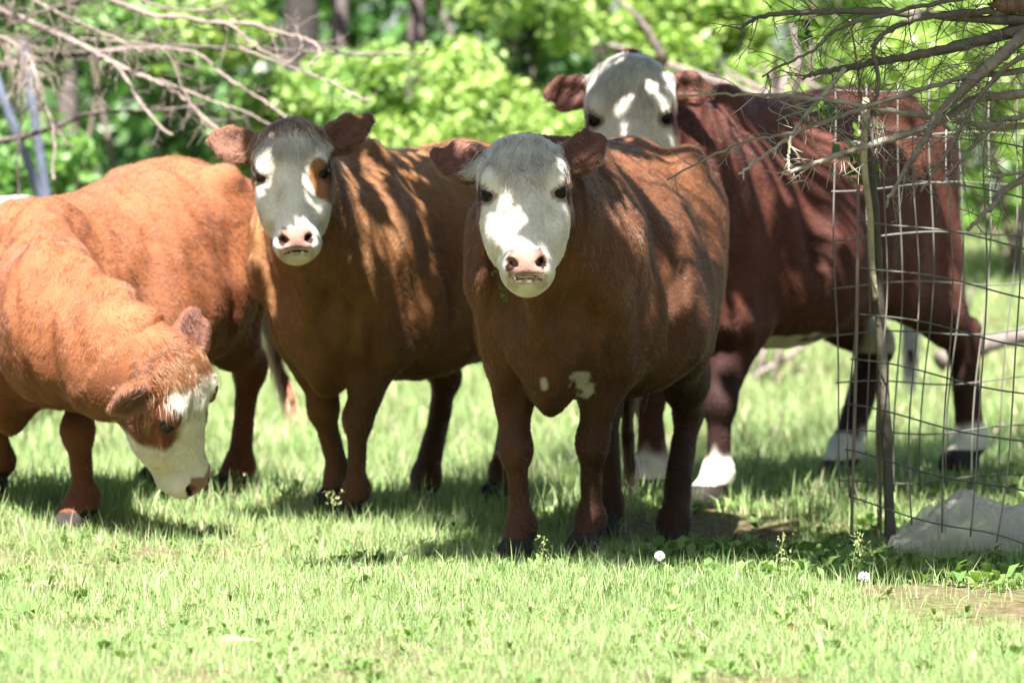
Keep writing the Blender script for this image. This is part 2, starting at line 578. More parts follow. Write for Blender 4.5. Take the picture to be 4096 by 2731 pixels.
    f.ell(H(.484, 0, .000), r(.004, .050, .030), A, 0.008, sub=True)
    nd = unit(hf * .55 + hu * .83)
    for s in (1, -1):
        nx_ = unit(hsd * s * 0.75 - hf * .45)
        ny_ = np.cross(nd, nx_)
        f.ell(H(.448, s * .050, .036), r(.026, .014, .030), np.stack([nx_, ny_, nd]), 0.010, sub=True)
        f.ell(H(.180, s * .134, .012), r(.018, .012, .014), A, 0.010, sub=True)
    # ears
    ear_ax = []
    i_ear = len(f.prims)
    for (s, dv, nv, ln) in ears:
        b = H(.055, s * .112, -.045)
        d = unit(dv[0] * hf + dv[1] * s * hsd + dv[2] * hu)
        nrm = nv[0] * hf + nv[1] * s * hsd + nv[2] * hu; nrm = unit(nrm - d * nrm.dot(d))
        wd = np.cross(nrm, d)
        t = b + d * ln
        f.econe(b, b + d * ln * .35, (.030, .024), (.054, .019), wd, 0.025)
        f.econe(b + d * ln * .35, b + d * ln * .68, (.054, .019), (.057, .017), wd, 0.02)
        f.econe(b + d * ln * .68, t, (.057, .017), (.028, .014), wd, 0.02)
        f.econe(b + d * ln * .30 + nrm * .022, b + d * ln * .80 + nrm * .024, (.030, .020), (.042, .018), wd, 0.012, sub=True)
        ear_ax.append((b, d, nrm, ln, t))
    i_end = len(f.prims)
    # tail
    tp = spline([l(p) if not loc_ else np.asarray(p, float) for p, loc_ in tail], 9)
    f.chain(tp, [(a, a) for a in np.linspace(.034, .014, 9)], (0, 1, 0), 0.02)
    V, Fc = f.mesh(VOX)
    N = vert_normals(V, Fc)
    # skin folds and muscle unevenness
    loose = np.clip(1 - np.abs((V - P0) @ hf) / 2, 0.3, 1)
    V = V + N * (0.014 * fbm(V * np.array((1.6, 1.6, .45)), .18, 2, 2) + 0.0050 * vnoise(V * np.array((1, 1, .3)), .055, 4))[:, None] * np.where(np.linalg.norm(V - P0 - hf * .25 * HS, axis=1) < .4, .45, 1)[:, None]
    frontz = sst(V[:, 0], .30 * S, .50 * S) * sst(V[:, 2], .42 * S, .55 * S) * (np.linalg.norm(V - P0 - hf * .25 * HS, axis=1) > .36)
    V = V + N * (frontz * (.024 * vnoise(V * np.array((.5, 1, .20)), .085, 6) + .011 * vnoise(V * np.array((.5, 1, .25)), .036, 8)))[:, None]
    N = vert_normals(V, Fc)
    # paint
    q = (V - P0) / HS
    hd_ = np.full(len(V), 9.0)
    for kind, d, k, sub, bl, bh in f.prims[i_head:i_ear]:
        if not sub: hd_ = np.minimum(hd_, Field.dist(kind, d, V))
    head = dict(a=q @ hf, s=q @ hsd, u=q @ hu, d=hd_)
    ed_ = np.full(len(V), 9.0)
    for kind, d, k, sub, bl, bh in f.prims[i_ear:i_end]:
        if not sub: ed_ = np.minimum(ed_, Field.dist(kind, d, V))
    isear = np.zeros(len(V), bool); incup = np.zeros(len(V))
    for b, d, nrm, ln, t in ear_ax:
        e = V - b
        al = e @ d
        m = (al > .12 * ln) & (np.linalg.norm(e - np.outer(al, d), axis=1) < .085) & (al < ln + .05) & (ed_ < .012) & (hd_ > .008)
        isear |= m
        incup = np.where(m, np.clip(N @ nrm, 0, 1), incup)
    hooft = np.full(len(V), 9.0)
    for key, h in hl.items():
        dd = np.linalg.norm((V - h)[:, :2], axis=1)
        hooft = np.where(dd < .2, np.minimum(hooft, V[:, 2] - h[2]), hooft)
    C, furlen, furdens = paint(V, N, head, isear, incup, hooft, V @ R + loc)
    # muzzle, nostrils, eye rims and hooves are bare
    a, s_, u_ = head['a'], np.abs(head['s']), head['u']
    pad = (a > .415 - .3 * s_) & (a < .482) & (s_ < .068 - .4 * np.abs(a - .448)) & (u_ > .005)
    C = np.where(pad[:, None], np.array((.25, .145, .12)), C)
    mouth = (np.abs(a - .486 - 1.2 * s_ ** 2) < .006) & (s_ < .060) & (u_ > -.04)
    lips = (np.abs(a - .486 - 1.2 * s_ ** 2) < .016) & (s_ < .065) & (u_ > -.05)
    C = np.where(lips[:, None], C * .5 + .5 * np.array((.30, .19, .16)), C)
    for s in (1, -1):
        g = np.linalg.norm(np.stack([(a - .450) / .021, (head['s'] - s * .050) / .017, (u_ - .024) / .026], 1), axis=1)
        C = np.where((g < 1)[:, None], np.array((.03, .012, .010)), C)
        rim = np.linalg.norm(np.stack([(a - .178) / .040, (head['s'] - s * .124) / .050, (u_ - .010) / .036], 1), axis=1) < 1
        C = np.where(rim[:, None], C * .30 + .70 * np.array((.13, .055, .038)), C)
        furlen = np.where(rim | (g < 1.15), 0, furlen)
        near_eye = np.linalg.norm(np.stack([(a - .17) / .075, (head['s'] - s * .115) / .06, (u_ - .010) / .06], 1), axis=1) < 1
        furlen = np.where(near_eye, furlen * .45, furlen)
    furlen = np.where(pad | lips, 0, furlen)
    hoofm = hooft < .082 * S
    C = np.where(hoofm[:, None], np.array((.022, .018, .015)), C)
    furlen = np.where(hoofm, 0, furlen)
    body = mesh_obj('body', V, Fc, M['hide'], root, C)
    BODIES.append(BVHTree.FromPolygons([tuple(p_) for p_ in (V @ R + loc)], Fc.tolist()))
    # mouth line
    bvh_l = BVHTree.FromPolygons([tuple(p_) for p_ in V], Fc.tolist())
    ml = []
    for s_i in np.linspace(-.054, .054, 11):
        o_ = H(.487 + 2.6 * s_i ** 2, s_i, .25)
        hit = bvh_l.ray_cast(Vector(o_), Vector(-hu), .5 * HS)
        if hit[0] is not None: ml.append(np.array(hit[0]) - hu * .001)
    if len(ml) > 4:
        mbm = MB(); k_ = np.linspace(-1, 1, len(ml)); mbm.tube(np.array(ml), (.0012 + .0042 * (1 - k_ ** 2)) * HS, 6, (.035, .020, .018))
        mbm.build('mouth', M['hide'], root)
    # eyes
    for s in (1, -1):
        me = bpy.data.meshes.new('eye')
        import bmesh
        bm = bmesh.new(); bmesh.ops.create_uvsphere(bm, u_segments=20, v_segments=14, radius=.0255 * HS)
        bm.to_mesh(me); bm.free()
        for p_ in me.polygons: p_.use_smooth = True
        me.materials.append(M['eye'])
        eo = bpy.data.objects.new('eye', me); eo.location = H(.182, s * .1135, .013); link(eo, root)
    if not FUR: return root, V, Fc, N, C, H, A, HS
    # coat
    tri_a = np.linalg.norm(np.cross(V[Fc[:, 2]] - V[Fc[:, 0]], V[Fc[:, 3]] - V[Fc[:, 1]]), axis=1) / 2
    cdir = R @ unit(np.array((0, 0, CAM_H)) - loc - np.array((0, 0, .8)))
    fn = np.cross(V[Fc[:, 2]] - V[Fc[:, 0]], V[Fc[:, 3]] - V[Fc[:, 1]]); fn /= np.linalg.norm(fn, axis=1)[:, None] + 1e-12
    wgt = tri_a * np.where(fn @ cdir > -.35, 1.0, .18) * furdens[Fc[:, 0]] * (furlen[Fc].min(1) > 0)
    pick = rng.choice(len(Fc), n_fur, p=wgt / wgt.sum())
    b1, b2 = rng.random((n_fur, 1)), rng.random((n_fur, 1))
    q4 = Fc[pick]
    def lerp4(X): return (1 - b1) * ((1 - b2) * X[q4[:, 0]] + b2 * X[q4[:, 3]]) + b1 * ((1 - b2) * X[q4[:, 1]] + b2 * X[q4[:, 2]])
    Pb, Nb, Cb = lerp4(V), lerp4(N), lerp4(C)
    Nb /= np.linalg.norm(Nb, axis=1)[:, None] + 1e-9
    Lb = furlen[q4[:, 0]]
    qb = (Pb - P0) / HS
    onhead = (hd_[q4[:, 0]] < .015) & (qb @ hf > -.06) & (qb @ hf < .55) & (np.abs(qb @ hsd) < .17) & (qb @ hu > -.2) & (qb @ hu < .2)
    flow = np.tile(np.array((-.75, 0, -.75)), (n_fur, 1))
    legm = Pb[:, 2] < .62 * S
    flow[legm] = (-.15, 0, -1)
    nk = np.linalg.norm(Pb - (npts[0] + npts[-1]) / 2, axis=1) < .38
    flow[nk & ~legm] = unit(-(npts[-1] - npts[0]) * .35 + np.array((0, 0, -.9)))
    whorl = H(.16, 0, .05)
    fd = Pb - whorl; fd /= np.linalg.norm(fd, axis=1)[:, None] + 1e-9
    flow[onhead] = fd[onhead]
    flow = flow + .55 * np.stack([vnoise(Pb, .07, 21), vnoise(Pb, .07, 22), vnoise(Pb, .07, 23)], 1) + .35 * np.stack([vnoise(Pb, .022, 31), vnoise(Pb, .022, 32), vnoise(Pb, .022, 33)], 1)
    flow -= Nb * (flow * Nb).sum(1)[:, None]
    flow /= np.linalg.norm(flow, axis=1)[:, None] + 1e-9
    ln = (Lb * rng.uniform(.6, 1.25, n_fur))[:, None]
    lift = np.clip(.32 + .25 * vnoise(Pb, .03, 41) + rng.normal(0, .12, n_fur), .08, .95)[:, None]
    d0 = flow * (1 - lift * .6) + Nb * lift
    d0 /= np.linalg.norm(d0, axis=1)[:, None]
    d1 = flow + Nb * lift * .15 + rng.normal(0, .13, (n_fur, 3))
    d1 /= np.linalg.norm(d1, axis=1)[:, None]
    p0 = Pb - Nb * .002
    p1 = p0 + d0 * ln * .5
    p2 = p1 + d1 * ln * .5
    strands = np.stack([p0, p1, p2], 1)
    tone = (1 + .25 * vnoise(Pb, .035, 51) + .22 * vnoise(Pb * np.array((1, 1, .4)), .012, 52) + rng.normal(0, .20, n_fur)) * fur_tone
    tone = np.clip(tone, .45, 1.6)[:, None]
    curves_obj('coat', strands, np.array((.00065, .0005, .00012)), np.clip(Cb * tone * 1.08, 0, .92), M['fur'], root)
    if tail_hair: switch_hair(root, tp[4:], *tail_hair)
    # forelock, ear fringe
    if forelock:
        SP_, TT = [], []
        from mathutils.kdtree import KDTree
        okv = np.where((np.minimum(hd_, ed_) < .016))[0]
        kd = KDTree(len(okv))
        for i_, v_ in enumerate(okv): kd.insert(V[v_], i_)
        kd.balance()
        Vk, Nk = V[okv], N[okv]
        qk = np.stack([head['a'], head['s'], head['u']], 1)[okv]
        for (cnt, ctr, spread, dirs, L_, col, curl) in forelock:
            lash = L_ <= .03
            w_ = ((hd_[okv] < .016) & ((qk[:, 0] < .105) | (np.abs(qk[:, 1]) < .06)) | (abs(ctr[1]) > .1)) * np.exp(-.5 * (((qk - np.asarray(ctr)) / np.asarray(spread)) ** 2).sum(1))
            if lash or w_.sum() < 1e-6:
                base = np.array([H(*(np.asarray(ctr) + rng.normal(0, 1, 3) * np.asarray(spread))) for _ in range(cnt)]); nb_ = np.tile(unit(dirs[1] * hsd + .3 * hu), (cnt, 1))
            else:
                pk_ = rng.choice(len(okv), cnt, p=w_ / w_.sum()); base = Vk[pk_] + rng.normal(0, .004, (cnt, 3)); nb_ = Nk[pk_]
            dv = np.array([dirs[0] * hf + dirs[1] * hsd + dirs[2] * hu]) + rng.normal(0, .14, (cnt, 3))
            part = (base - P0) @ hsd / (.1 * HS)
            if not lash: dv = dv + .35 * part[:, None] * hsd
            LL = (L_ * rng.uniform(.6, 1.25, cnt))[:, None]
            pts = [base - nb_ * .003]; nn = nb_
            ph = vnoise(base, .05, 64) * 3
            hgt = .005 + .010 * rng.random(cnt)
            for k_ in range(7):
                wv = curl * np.stack([vnoise(pts[-1], .035, 71), vnoise(pts[-1], .035, 72), vnoise(pts[-1], .035, 73)], 1) * .9
                d = dv + wv
                d = d - nn * (d * nn).sum(1)[:, None]
                d /= np.linalg.norm(d, axis=1)[:, None] + 1e-9
                p_ = pts[-1] + (d + nn * (.45 if k_ == 0 else .05)) * LL / 7
                if not lash:
                    for i_ in range(cnt):
                        co, ix, ds = kd.find(p_[i_]); nn[i_] = Nk[ix]
                        off = (p_[i_] - Vk[ix]) @ Nk[ix]
                        p_[i_] += Nk[ix] * (hgt[i_] * min(1, (k_ + 1) / 3) - off) * .6
                pts.append(p_)
            SP_.append(np.stack(pts, 1)); TT.append(np.clip(np.asarray(col) * np.clip(1 + .45 * vnoise(base, .018, 81) + rng.normal(0, .2, cnt), .4, 1.6)[:, None], 0, .92))
        curves_obj('forelock', np.concatenate(SP_), np.array((.0007, .0007, .0007, .0006, .0006, .0005, .0004, .0002)), np.concatenate(TT), M['fur'], root)
    return root, V, Fc, N, C, H, A, HS


def switch_hair(root, pts_local, n, spread, length, col):
    """Long hair at the end of a tail, in the cow's local frame."""
    pts = np.asarray(pts_local, float)
    S_ = []
    for i in range(n):
        t = rng.random() * .75
        s = spline(pts, 40)
        i0 = int(t * 39)
        seg = s[i0: min(40, i0 + 14)]
        k = np.linspace(0, len(seg) - 1, 6)
        base = np.stack([np.interp(k, np.arange(len(seg)), seg[:, j]) for j in range(3)], 1)
        off = rng.normal(0, 1, 3) * spread
        base = base + off[None] * np.linspace(.3, 1.2, 6)[:, None] + rng.normal(0, .006, (6, 3)) * np.linspace(0, 1, 6)[:, None]
        base[:, 2] -= np.linspace(0, 1, 6) ** 1.5 * length * rng.uniform(.4, 1)
        S_.append(base)
    tint = np.clip(np.asarray(col) * rng.uniform(.7, 1.3, (n, 1)), 0, .9)
    return curves_obj('tail_switch', np.stack(S_), np.array((.0011, .0011, .001, .0009, .0007, .0003)), tint, M['fur'], root)
# ------------------------------------------------------------------ the four cows
#  hooves as (pixel x, pixel y of the sole, distance)
HOOF = {
    'rust': dict(LF=(76, 534, 13.6), RF=(-6, 494, 14.05), LH=(233, 496, 14.75), RH=(160, 486, 15.0)),
    'tan': dict(LF=(346, 524, 14.0), RF=(334, 510, 14.25), LH=(499, 503, 15.1), RH=(421, 508, 15.05)),
    'front': dict(LF=(584, 556, 13.02), RF=(519, 562, 12.95), LH=(671, 556, 13.85), RH=(604, 540, 14.1)),
    'dark': dict(LF=(709, 508, 15.05), RF=(645, 502, 15.2), LH=(964, 471, 16.1), RH=(838, 482, 15.95)),
}
HW = {c: {k: W(*v) for k, v in d.items()} for c, d in HOOF.items()}
for d_ in HW.values():
    for p_ in d_.values(): CONTACTS.append(tuple(p_))


def stations(S, H, Wd, belly=0.0, hump=0.0, egg=0.0):
    """x, top, bottom, half width, egg"""
    t = [(-.86, 1.06, .96, .03, 0), (-.82, 1.20, .84, .13, .05), (-.72, 1.275, .74, .245, .05), (-.56, 1.315, .66, .315, .10), (-.38, 1.315, .57, .355, .14),
         (-.15, 1.285, .505, .385, .20), (.08, 1.275, .485, .380, .28), (.30, 1.295, .51, .315, .30), (.46, 1.300, .54, .245, .26),
         (.58, 1.235, .59, .190, .12), (.68, 1.12, .58, .145, .05), (.75, .98, .70, .05, 0)]
    out_ = []
    for x, a, b, w, e in t:
        g = math.exp(-((x + .05) / .35) ** 2)
        out_.append((x * S, a * H / 1.32 + hump * math.exp(-((x - .45) / .15) ** 2), b * H / 1.32 - belly * g, w * Wd, e + egg))
    return out_


def mix(a, b, t): return a + (b - a) * np.asarray(t)[:, None]
def sst(x, a, b):
    t = np.clip((x - a) / (b - a), 0, 1); return t * t * (3 - 2 * t)


WHITE = np.array((.62, .585, .52))


def mkpaint(red, dark, face, belly_white=None, socks=False, chest_spot=None, ear_in=(.13, .055, .042), blen=.020):
    red, dark = np.array(red), np.array(dark)
    def paint(V, N, hd, isear, incup, hooft, Vw):
        n1 = fbm(V, .35, 11); n2 = vnoise(V, .05, 12)
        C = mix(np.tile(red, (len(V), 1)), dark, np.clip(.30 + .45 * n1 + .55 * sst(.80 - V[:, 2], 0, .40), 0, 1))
        L = np.full(len(V), blen); D = np.ones(len(V))
        L = np.where(V[:, 2] < .62, blen * .62, L)
        inh = (hd['d'] < .032) & (hd['a'] > -.14)
        wf = face(hd['a'], hd['s'], hd['u'], n2) * inh
        C = mix(C, WHITE, wf)
        L = np.where(inh, .013 + .010 * sst(.12 - hd['a'], 0, .1), L); D = np.where(inh, 2.6, D)
        L = np.where(inh & (hd['a'] > .38), .006, L)
        C = np.where(isear[:, None], red * .68, C)
        C = mix(C, np.array(ear_in), incup * .8)
        L = np.where(isear, .020, L); D = np.where(isear, 2.2, D)
        if socks:
            hgt = socks
            w = sst(hgt - hooft + .04 * n2, -.02, .03)
            C = mix(C, WHITE * .9, w)
        if belly_white is not None:
            C = mix(C, WHITE * .85, belly_white(V, N, n2))
        if chest_spot is not None:
            C = mix(C, WHITE * .9, chest_spot(Vw, N, n2))
        return C, L, D
    return paint


def centre(h, back=.45):
    f = (h['LF'] + h['RF']) / 2; b = (h['LH'] + h['RH']) / 2
    return f, b



def spots(lst):
    """White hair patches: (world point, half width, half height)."""
    def fn(Vw, N, n):
        w = np.zeros(len(Vw))
        for p, rx, rz in lst:
            d = np.sqrt(((Vw[:, 0] - p[0]) / rx) ** 2 + ((Vw[:, 2] - p[2]) / rz) ** 2)
            w = np.maximum(w, .65 * sst(1 - d + .9 * n + .8 * vnoise(Vw, .018, 19), -.1, .5) * (np.abs(Vw[:, 1] - p[1]) < .35))
        return w
    return fn


def lashes(col, s):
    return (22, (.150, s * .128, .024), (.012, .003, .004), (.1, s * 1.0, .5), .028, col, .1)


BR_F, BR_B, BR_A, BR_D = (np.array(c) for c in ((.150, .060, .027), (.245, .112, .044), (.235, .086, .036), (.112, .034, .022)))

rng = np.random.default_rng(21)
# --- front cow: chestnut with a white face
h = HW['front']
fw = unit((-.27, -1.0, 0)); fm, bm_ = centre(h)
loc = fm - fw * .46; loc[0] += .02; loc[2] = 0
def face_front(a, s, u, n):
    w = sst(u + .065 + .012 * n, -.02, .02) * sst(a, -.06, -.03)
    w = np.maximum(w, sst(a + .02 * n, .10, .14) * sst(u + .15, -.02, .02))
    return np.maximum(w, sst(a, .33, .37))
make_cow('cow', 'dark chestnut white-faced cow standing head-on in front of the others', loc, fw, 1.0,
    stations(1.0, 1.335, .93, .02, egg=.10), h,
    neck=[((.50, 0, 1.0), .165, .27, True), ((.72, .05, 1.06), .130, .205, True)],
    poll=W(522, 146, 12.38), muzzle=W(527, 282, 12.14), face_up=(-.02, -1, .16),
    ears=[(1, (-.75, 1, -.12), (.15, .1, 1), .175), (-1, (-.50, 1, -.10), (.2, -.1, 1), .18)],
    paint=mkpaint(BR_F, (.046, .020, .011), face_front, chest_spot=spots([(W(583, 380, 12.8), .030, .050), (W(545, 384, 12.8), .010, .018)])),
    tail=[((-.83, 0, 1.20), True), ((-.90, .0, 1.05), True), ((-.90, -.02, .75), True), (W(628, 400, 14.25), False), (W(632, 470, 14.22), False)],
    tail_hair=(500, .012, .12, (.09, .04, .022)),
    n_fur=150000, fur_len=.016, legscale=.97,
    forelock=[(4200, (.04, 0, .05), (.05, .05, .04), (.8, 0, .2), .055, WHITE * .97, .8),
              (2600, (-.03, 0, -.02), (.03, .07, .05), (.7, 0, .5), .06, WHITE * .95, .8),
              (420, (.04, -.115, -.02), (.02, .015, .02), (.7, -.4, .1), .07, WHITE * .95, .7),
              (700, (.12, -.15, -.07), (.035, .03, .015), (.8, -.4, .3), .06, (.14, .06, .035), .5),
              (700, (.12, .15, -.07), (.035, .03, .015), (.8, .4, .2), .06, (.09, .036, .02), .5)])

rng = np.random.default_rng(22)
# --- tan cow to the left of it
h = HW['tan']
fw = unit((-.45, -.90, 0)); fm, bm_ = centre(h)
loc = fm - fw * .46; loc[2] = 0
def face_tan(a, s, u, n):
    w = sst(u + .075 + .012 * n, -.02, .02) * sst(a + .015 * n, .03, .05)
    w = np.maximum(w, sst(a + .02 * n, .12, .16) * sst(u + .15, -.02, .02))
    w = np.maximum(w, sst(a, .33, .37))
    patch = np.sqrt(((a - .21 - .3 * (s - .10)) / .085) ** 2 + ((s - .108) / .046) ** 2)
    return w * (1 - sst(1 - patch + .15 * n, -.05, .1) * (u > -.06))
make_cow('cow', 'tan-brown cow with a brown patch round one eye, standing next to the grazing cow', loc, fw, 1.0,
    stations(1.0, 1.345, .95, .0, egg=.05), h,
    neck=[((.50, 0, 1.0), .165, .27, True), ((.74, .06, 1.06), .135, .205, True)],
    poll=W(290, 130, 13.38), muzzle=W(297, 255, 13.22), face_up=(.02, -1, .14),
    ears=[(1, (-.62, 1, -.20), (.1, .0, 1), .19), (-1, (-.42, 1, -.15), (.2, -.1, 1), .18)],
    paint=mkpaint(BR_B, (.085, .038, .017), face_tan),
    tail=[((-.83, 0, 1.22), True), ((-.91, .0, 1.05), True), ((-.91, -.02, .75), True), ((-.88, .0, .55), True)],
    n_fur=120000, fur_len=.016, legscale=.97,
    forelock=[(2600, (.03, 0, .04), (.03, .045, .04), (.8, 0, .2), .07, WHITE * .9, .6),
              (2200, (-.02, 0, -.02), (.03, .09, .05), (.6, 0, .4), .06, (.20, .095, .042), .7),
              (500, (.03, -.09, .0), (.02, .02, .02), (.6, -.5, .1), .055, (.22, .10, .045), .6),
              (500, (.12, -.15, -.07), (.03, .03, .015), (.8, -.4, .3), .05, (.20, .08, .036), .4),
              (600, (.12, .15, -.07), (.03, .03, .015), (.8, .4, .2), .06, (.11, .045, .022), .5)])

rng = np.random.default_rng(23)
# --- rust cow grazing at the left edge, neck bent round
h = HW['rust']
fw = unit((-.55, -1.0, 0)); fm, bm_ = centre(h)
loc = (fm + bm_) / 2 + fw * .10; loc[2] = 0
def face_rust(a, s, u, n):
    blaze = sst(np.interp(a, [0, .10, .18, .24, .30], [.080, .100, .066, .072, .10]) - np.abs(s) + .014 * n, -.01, .012) * sst(u, -.05, -.02) * sst(a, .01, .04)
    low = sst(a + .25 * np.clip(u + .02, -.3, .05) * -0.6 + .02 * n, .255, .285)
    return np.maximum(blaze, low)
make_cow('cow', 'bright rust-coloured cow grazing with its head down among the grass', loc, fw, .97,
    [(x, t_ - .17 * np.clip((x + .30) / .85, 0, 1.2), b_ - .10 * np.clip((x - .0) / .5, 0, 1), w_, e_) for x, t_, b_, w_, e_ in stations(.97, 1.275, .98, .0)], h,
    neck=[((.45, .02, .80), .17, .27, True), (W(50, 318, 13.45), .150, .245, False), (W(112, 356, 13.25), .120, .190, False)],
    poll=W(180, 360, 13.06), muzzle=W(192, 482, 13.26), face_up=(.76, -.60, .14), hs=1.10,
    ears=[(1, (-.95, .45, -.1), (.1, -.8, .6), .15), (-1, (.30, .9, -.55), (.3, .3, 1), .14)],
    paint=mkpaint(BR_A, (.12, .042, .020), face_rust, belly_white=lambda V, N, n: sst(V[:, 0], -.38, -.44) * sst(.72 - V[:, 2] + .03 * n, 0, .03) * sst(.13 - np.abs(V[:, 1]), 0, .03) * (V[:, 2] > .42)),
    tail=[((-.80, 0, 1.17), True), ((-.88, .0, 1.0), True), (W(272, 340, 15.05), False), (W(292, 400, 14.95), False)],
    tail_hair=(500, .012, .10, (.40, .22, .12)),
    n_fur=130000, fur_len=.016, legscale=1.0,
    forelock=[(1100, (.01, 0, .01), (.02, .05, .03), (.45, 0, .5), .06, (.24, .10, .042), .5),
              (900, (.08, -.02, .07), (.035, .05, .03), (.8, 0, .2), .06, WHITE * .95, .5),
              (500, (.10, -.13, -.06), (.03, .02, .02), (.7, -.4, .0), .05, (.24, .10, .05), .4)])

rng = np.random.default_rng(24)
# --- dark red cow behind the wire on the right
h = HW['dark']
fw = unit((-.63, -.78, 0)); fm, bm_ = centre(h)
loc = fm - fw * .62; loc[2] = 0.03
def face_dark(a, s, u, n):
    w = sst(u + .06 + .012 * n, -.02, .02) * sst(a, -.08, -.05)
    w = np.maximum(w, sst(a + .02 * n, .10, .14) * sst(u + .15, -.02, .02))
    return np.maximum(w, sst(a, .33, .37))
make_cow('cow', 'dark red cow with white feet and white belly standing behind the wire cage', loc, fw, 1.10,
    stations(1.03, 1.54, 1.05, .03), h,
    neck=[((.56, 0, 1.13), .19, .32, True), ((.80, .12, 1.24), .155, .25, True)],
    poll=W(629, 66, 14.62), muzzle=W(634, 214, 14.42), face_up=(-.02, -1, .12),
    ears=[(1, (-.02, 1, -.18), (.5, .0, 1), .17), (-1, (.05, 1, -.12), (.55, .2, 1), .165)],
    paint=mkpaint(BR_D, (.024, .009, .008), face_dark, socks=.20,
        belly_white=lambda V, N, n: np.maximum(sst(.60 - V[:, 2] + .03 * n, 0, .03) * (np.abs(V[:, 0] - .10) < .26) * (np.abs(V[:, 1]) < .40) * sst(-N[:, 2], .0, .3) * (V[:, 2] > .43),
                                               sst(V[:, 0], -.60, -.68) * sst(.90 - V[:, 2] + .03 * n, 0, .03) * sst(.10 - np.abs(V[:, 1]), 0, .03) * (V[:, 2] > .5))),
    tail=[((-.95, 0, 1.42), True), ((-1.03, .0, 1.2), True), (W(912, 285, 16.5), False), (W(910, 360, 16.45), False)],
    tail_hair=(700, .016, .16, (.50, .46, .40)),
    n_fur=110000, fur_len=.016, legscale=1.10,
    forelock=[(4200, (.03, 0, .03), (.06, .065, .05), (.9, 0, .15), .08, WHITE * .93, .5),
              (1200, (-.02, 0, -.02), (.02, .07, .03), (.6, 0, .4), .04, WHITE * .9, .5),
              (800, (.12, -.16, -.05), (.03, .03, .015), (1, -.1, .1), .07, (.12, .04, .03), .4),
              (800, (.12, .16, -.05), (.03, .03, .015), (1, .1, .1), .07, (.16, .05, .035), .4)])
# ------------------------------------------------------------------ ground sheet
def sheet(name, gx, gy, mat, dz=0.0):
    X, Y = np.meshgrid(gx, gy); Z = ground_z(X, Y) + dz
    n = len(gx)
    i = (np.arange(len(gy) - 1)[:, None] * n + np.arange(n - 1)[None]).ravel()
    return mesh_obj(name, np.stack([X.ravel(), Y.ravel(), Z.ravel()], 1), np.stack([i, i + 1, i + n + 1, i + n], 1), mat)


def ground_mat():
    m, nt, o = new_mat('soil')
    N, L = nt.nodes, nt.links
    tc = N.new('ShaderNodeTexCoord')
    n1 = N.new('ShaderNodeTexNoise'); n1.inputs['Scale'].default_value = 2.2; n1.inputs['Detail'].default_value = 8
    n2 = N.new('ShaderNodeTexNoise'); n2.inputs['Scale'].default_value = 28; n2.inputs['Detail'].default_value = 6
    L.new(tc.outputs['Object'], n1.inputs['Vector']); L.new(tc.outputs['Object'], n2.inputs['Vector'])
    r1 = N.new('ShaderNodeValToRGB'); r1.color_ramp.elements[0].position = .35; r1.color_ramp.elements[0].color = (.10, .11, .05, 1); r1.color_ramp.elements[1].position = .68; r1.color_ramp.elements[1].color = (.115, .078, .058, 1)
    L.new(n1.outputs['Fac'], r1.inputs[0])
    r2 = N.new('ShaderNodeValToRGB'); r2.color_ramp.elements[0].position = .3; r2.color_ramp.elements[0].color = (.5, .5, .5, 1); r2.color_ramp.elements[1].position = .7; r2.color_ramp.elements[1].color = (1.4, 1.35, 1.25, 1)
    L.new(n2.outputs['Fac'], r2.inputs[0])
    mx = N.new('ShaderNodeMix'); mx.data_type = 'RGBA'; mx.blend_type = 'MULTIPLY'; mx.inputs[0].default_value = 1
    L.new(r1.outputs[0], mx.inputs[6]); L.new(r2.outputs[0], mx.inputs[7])
    p = N.new('ShaderNodeBsdfPrincipled'); p.inputs['Roughness'].default_value = .95; p.inputs['Specular IOR Level'].default_value = .1
    L.new(mx.outputs[2], p.inputs['Base Color'])
    bp = N.new('ShaderNodeBump'); bp.inputs['Strength'].default_value = .8; bp.inputs['Distance'].default_value = .03
    L.new(n2.outputs['Fac'], bp.inputs['Height']); L.new(bp.outputs[0], p.inputs['Normal'])
    L.new(p.outputs[0], o.inputs['Surface'])
    return m


M['soil'] = ground_mat()
gx = np.concatenate([[-150, -60, -25, -12, -7], np.linspace(-4.5, 4.5, 150), [7, 12, 25, 60, 150]])
gy = np.concatenate([[-60, -20, -5, 2, 5], np.linspace(7, 24, 280), np.linspace(24.3, 45, 40), [60, 90, 150, 260]])
tag(sheet('ground', gx, gy, M['soil']), kind='structure')

# bare earth patches: (x, y, half width, half depth)
g_at = lambda px, py: (lambda d: W(px, py, d))(CAM_H * F_PX / (py - 205.0))
BARE = []
for px, py, rw, rd, s in ((700, 527, .42, .75, 1.), (965, 592, .42, .50, 1.), (1030, 606, .5, .50, 1.), (800, 560, .3, .3, .9), (230, 645, .10, .10, .7), (55, 590, .10, .14, .7), (760, 548, .4, .5, .55)):
    p = g_at(px, py); BARE.append((p[0], p[1], rw, rd, s))


def bareness(x, y):
    b = np.zeros(np.shape(x))
    for cx, cy, rw, rd, s in BARE:
        b = np.maximum(b, s * np.clip(2.0 * (1.2 - np.sqrt(((x - cx) / rw) ** 2 + ((y - cy) / rd) ** 2)), 0, 1))
    return b


rng = np.random.default_rng(31)
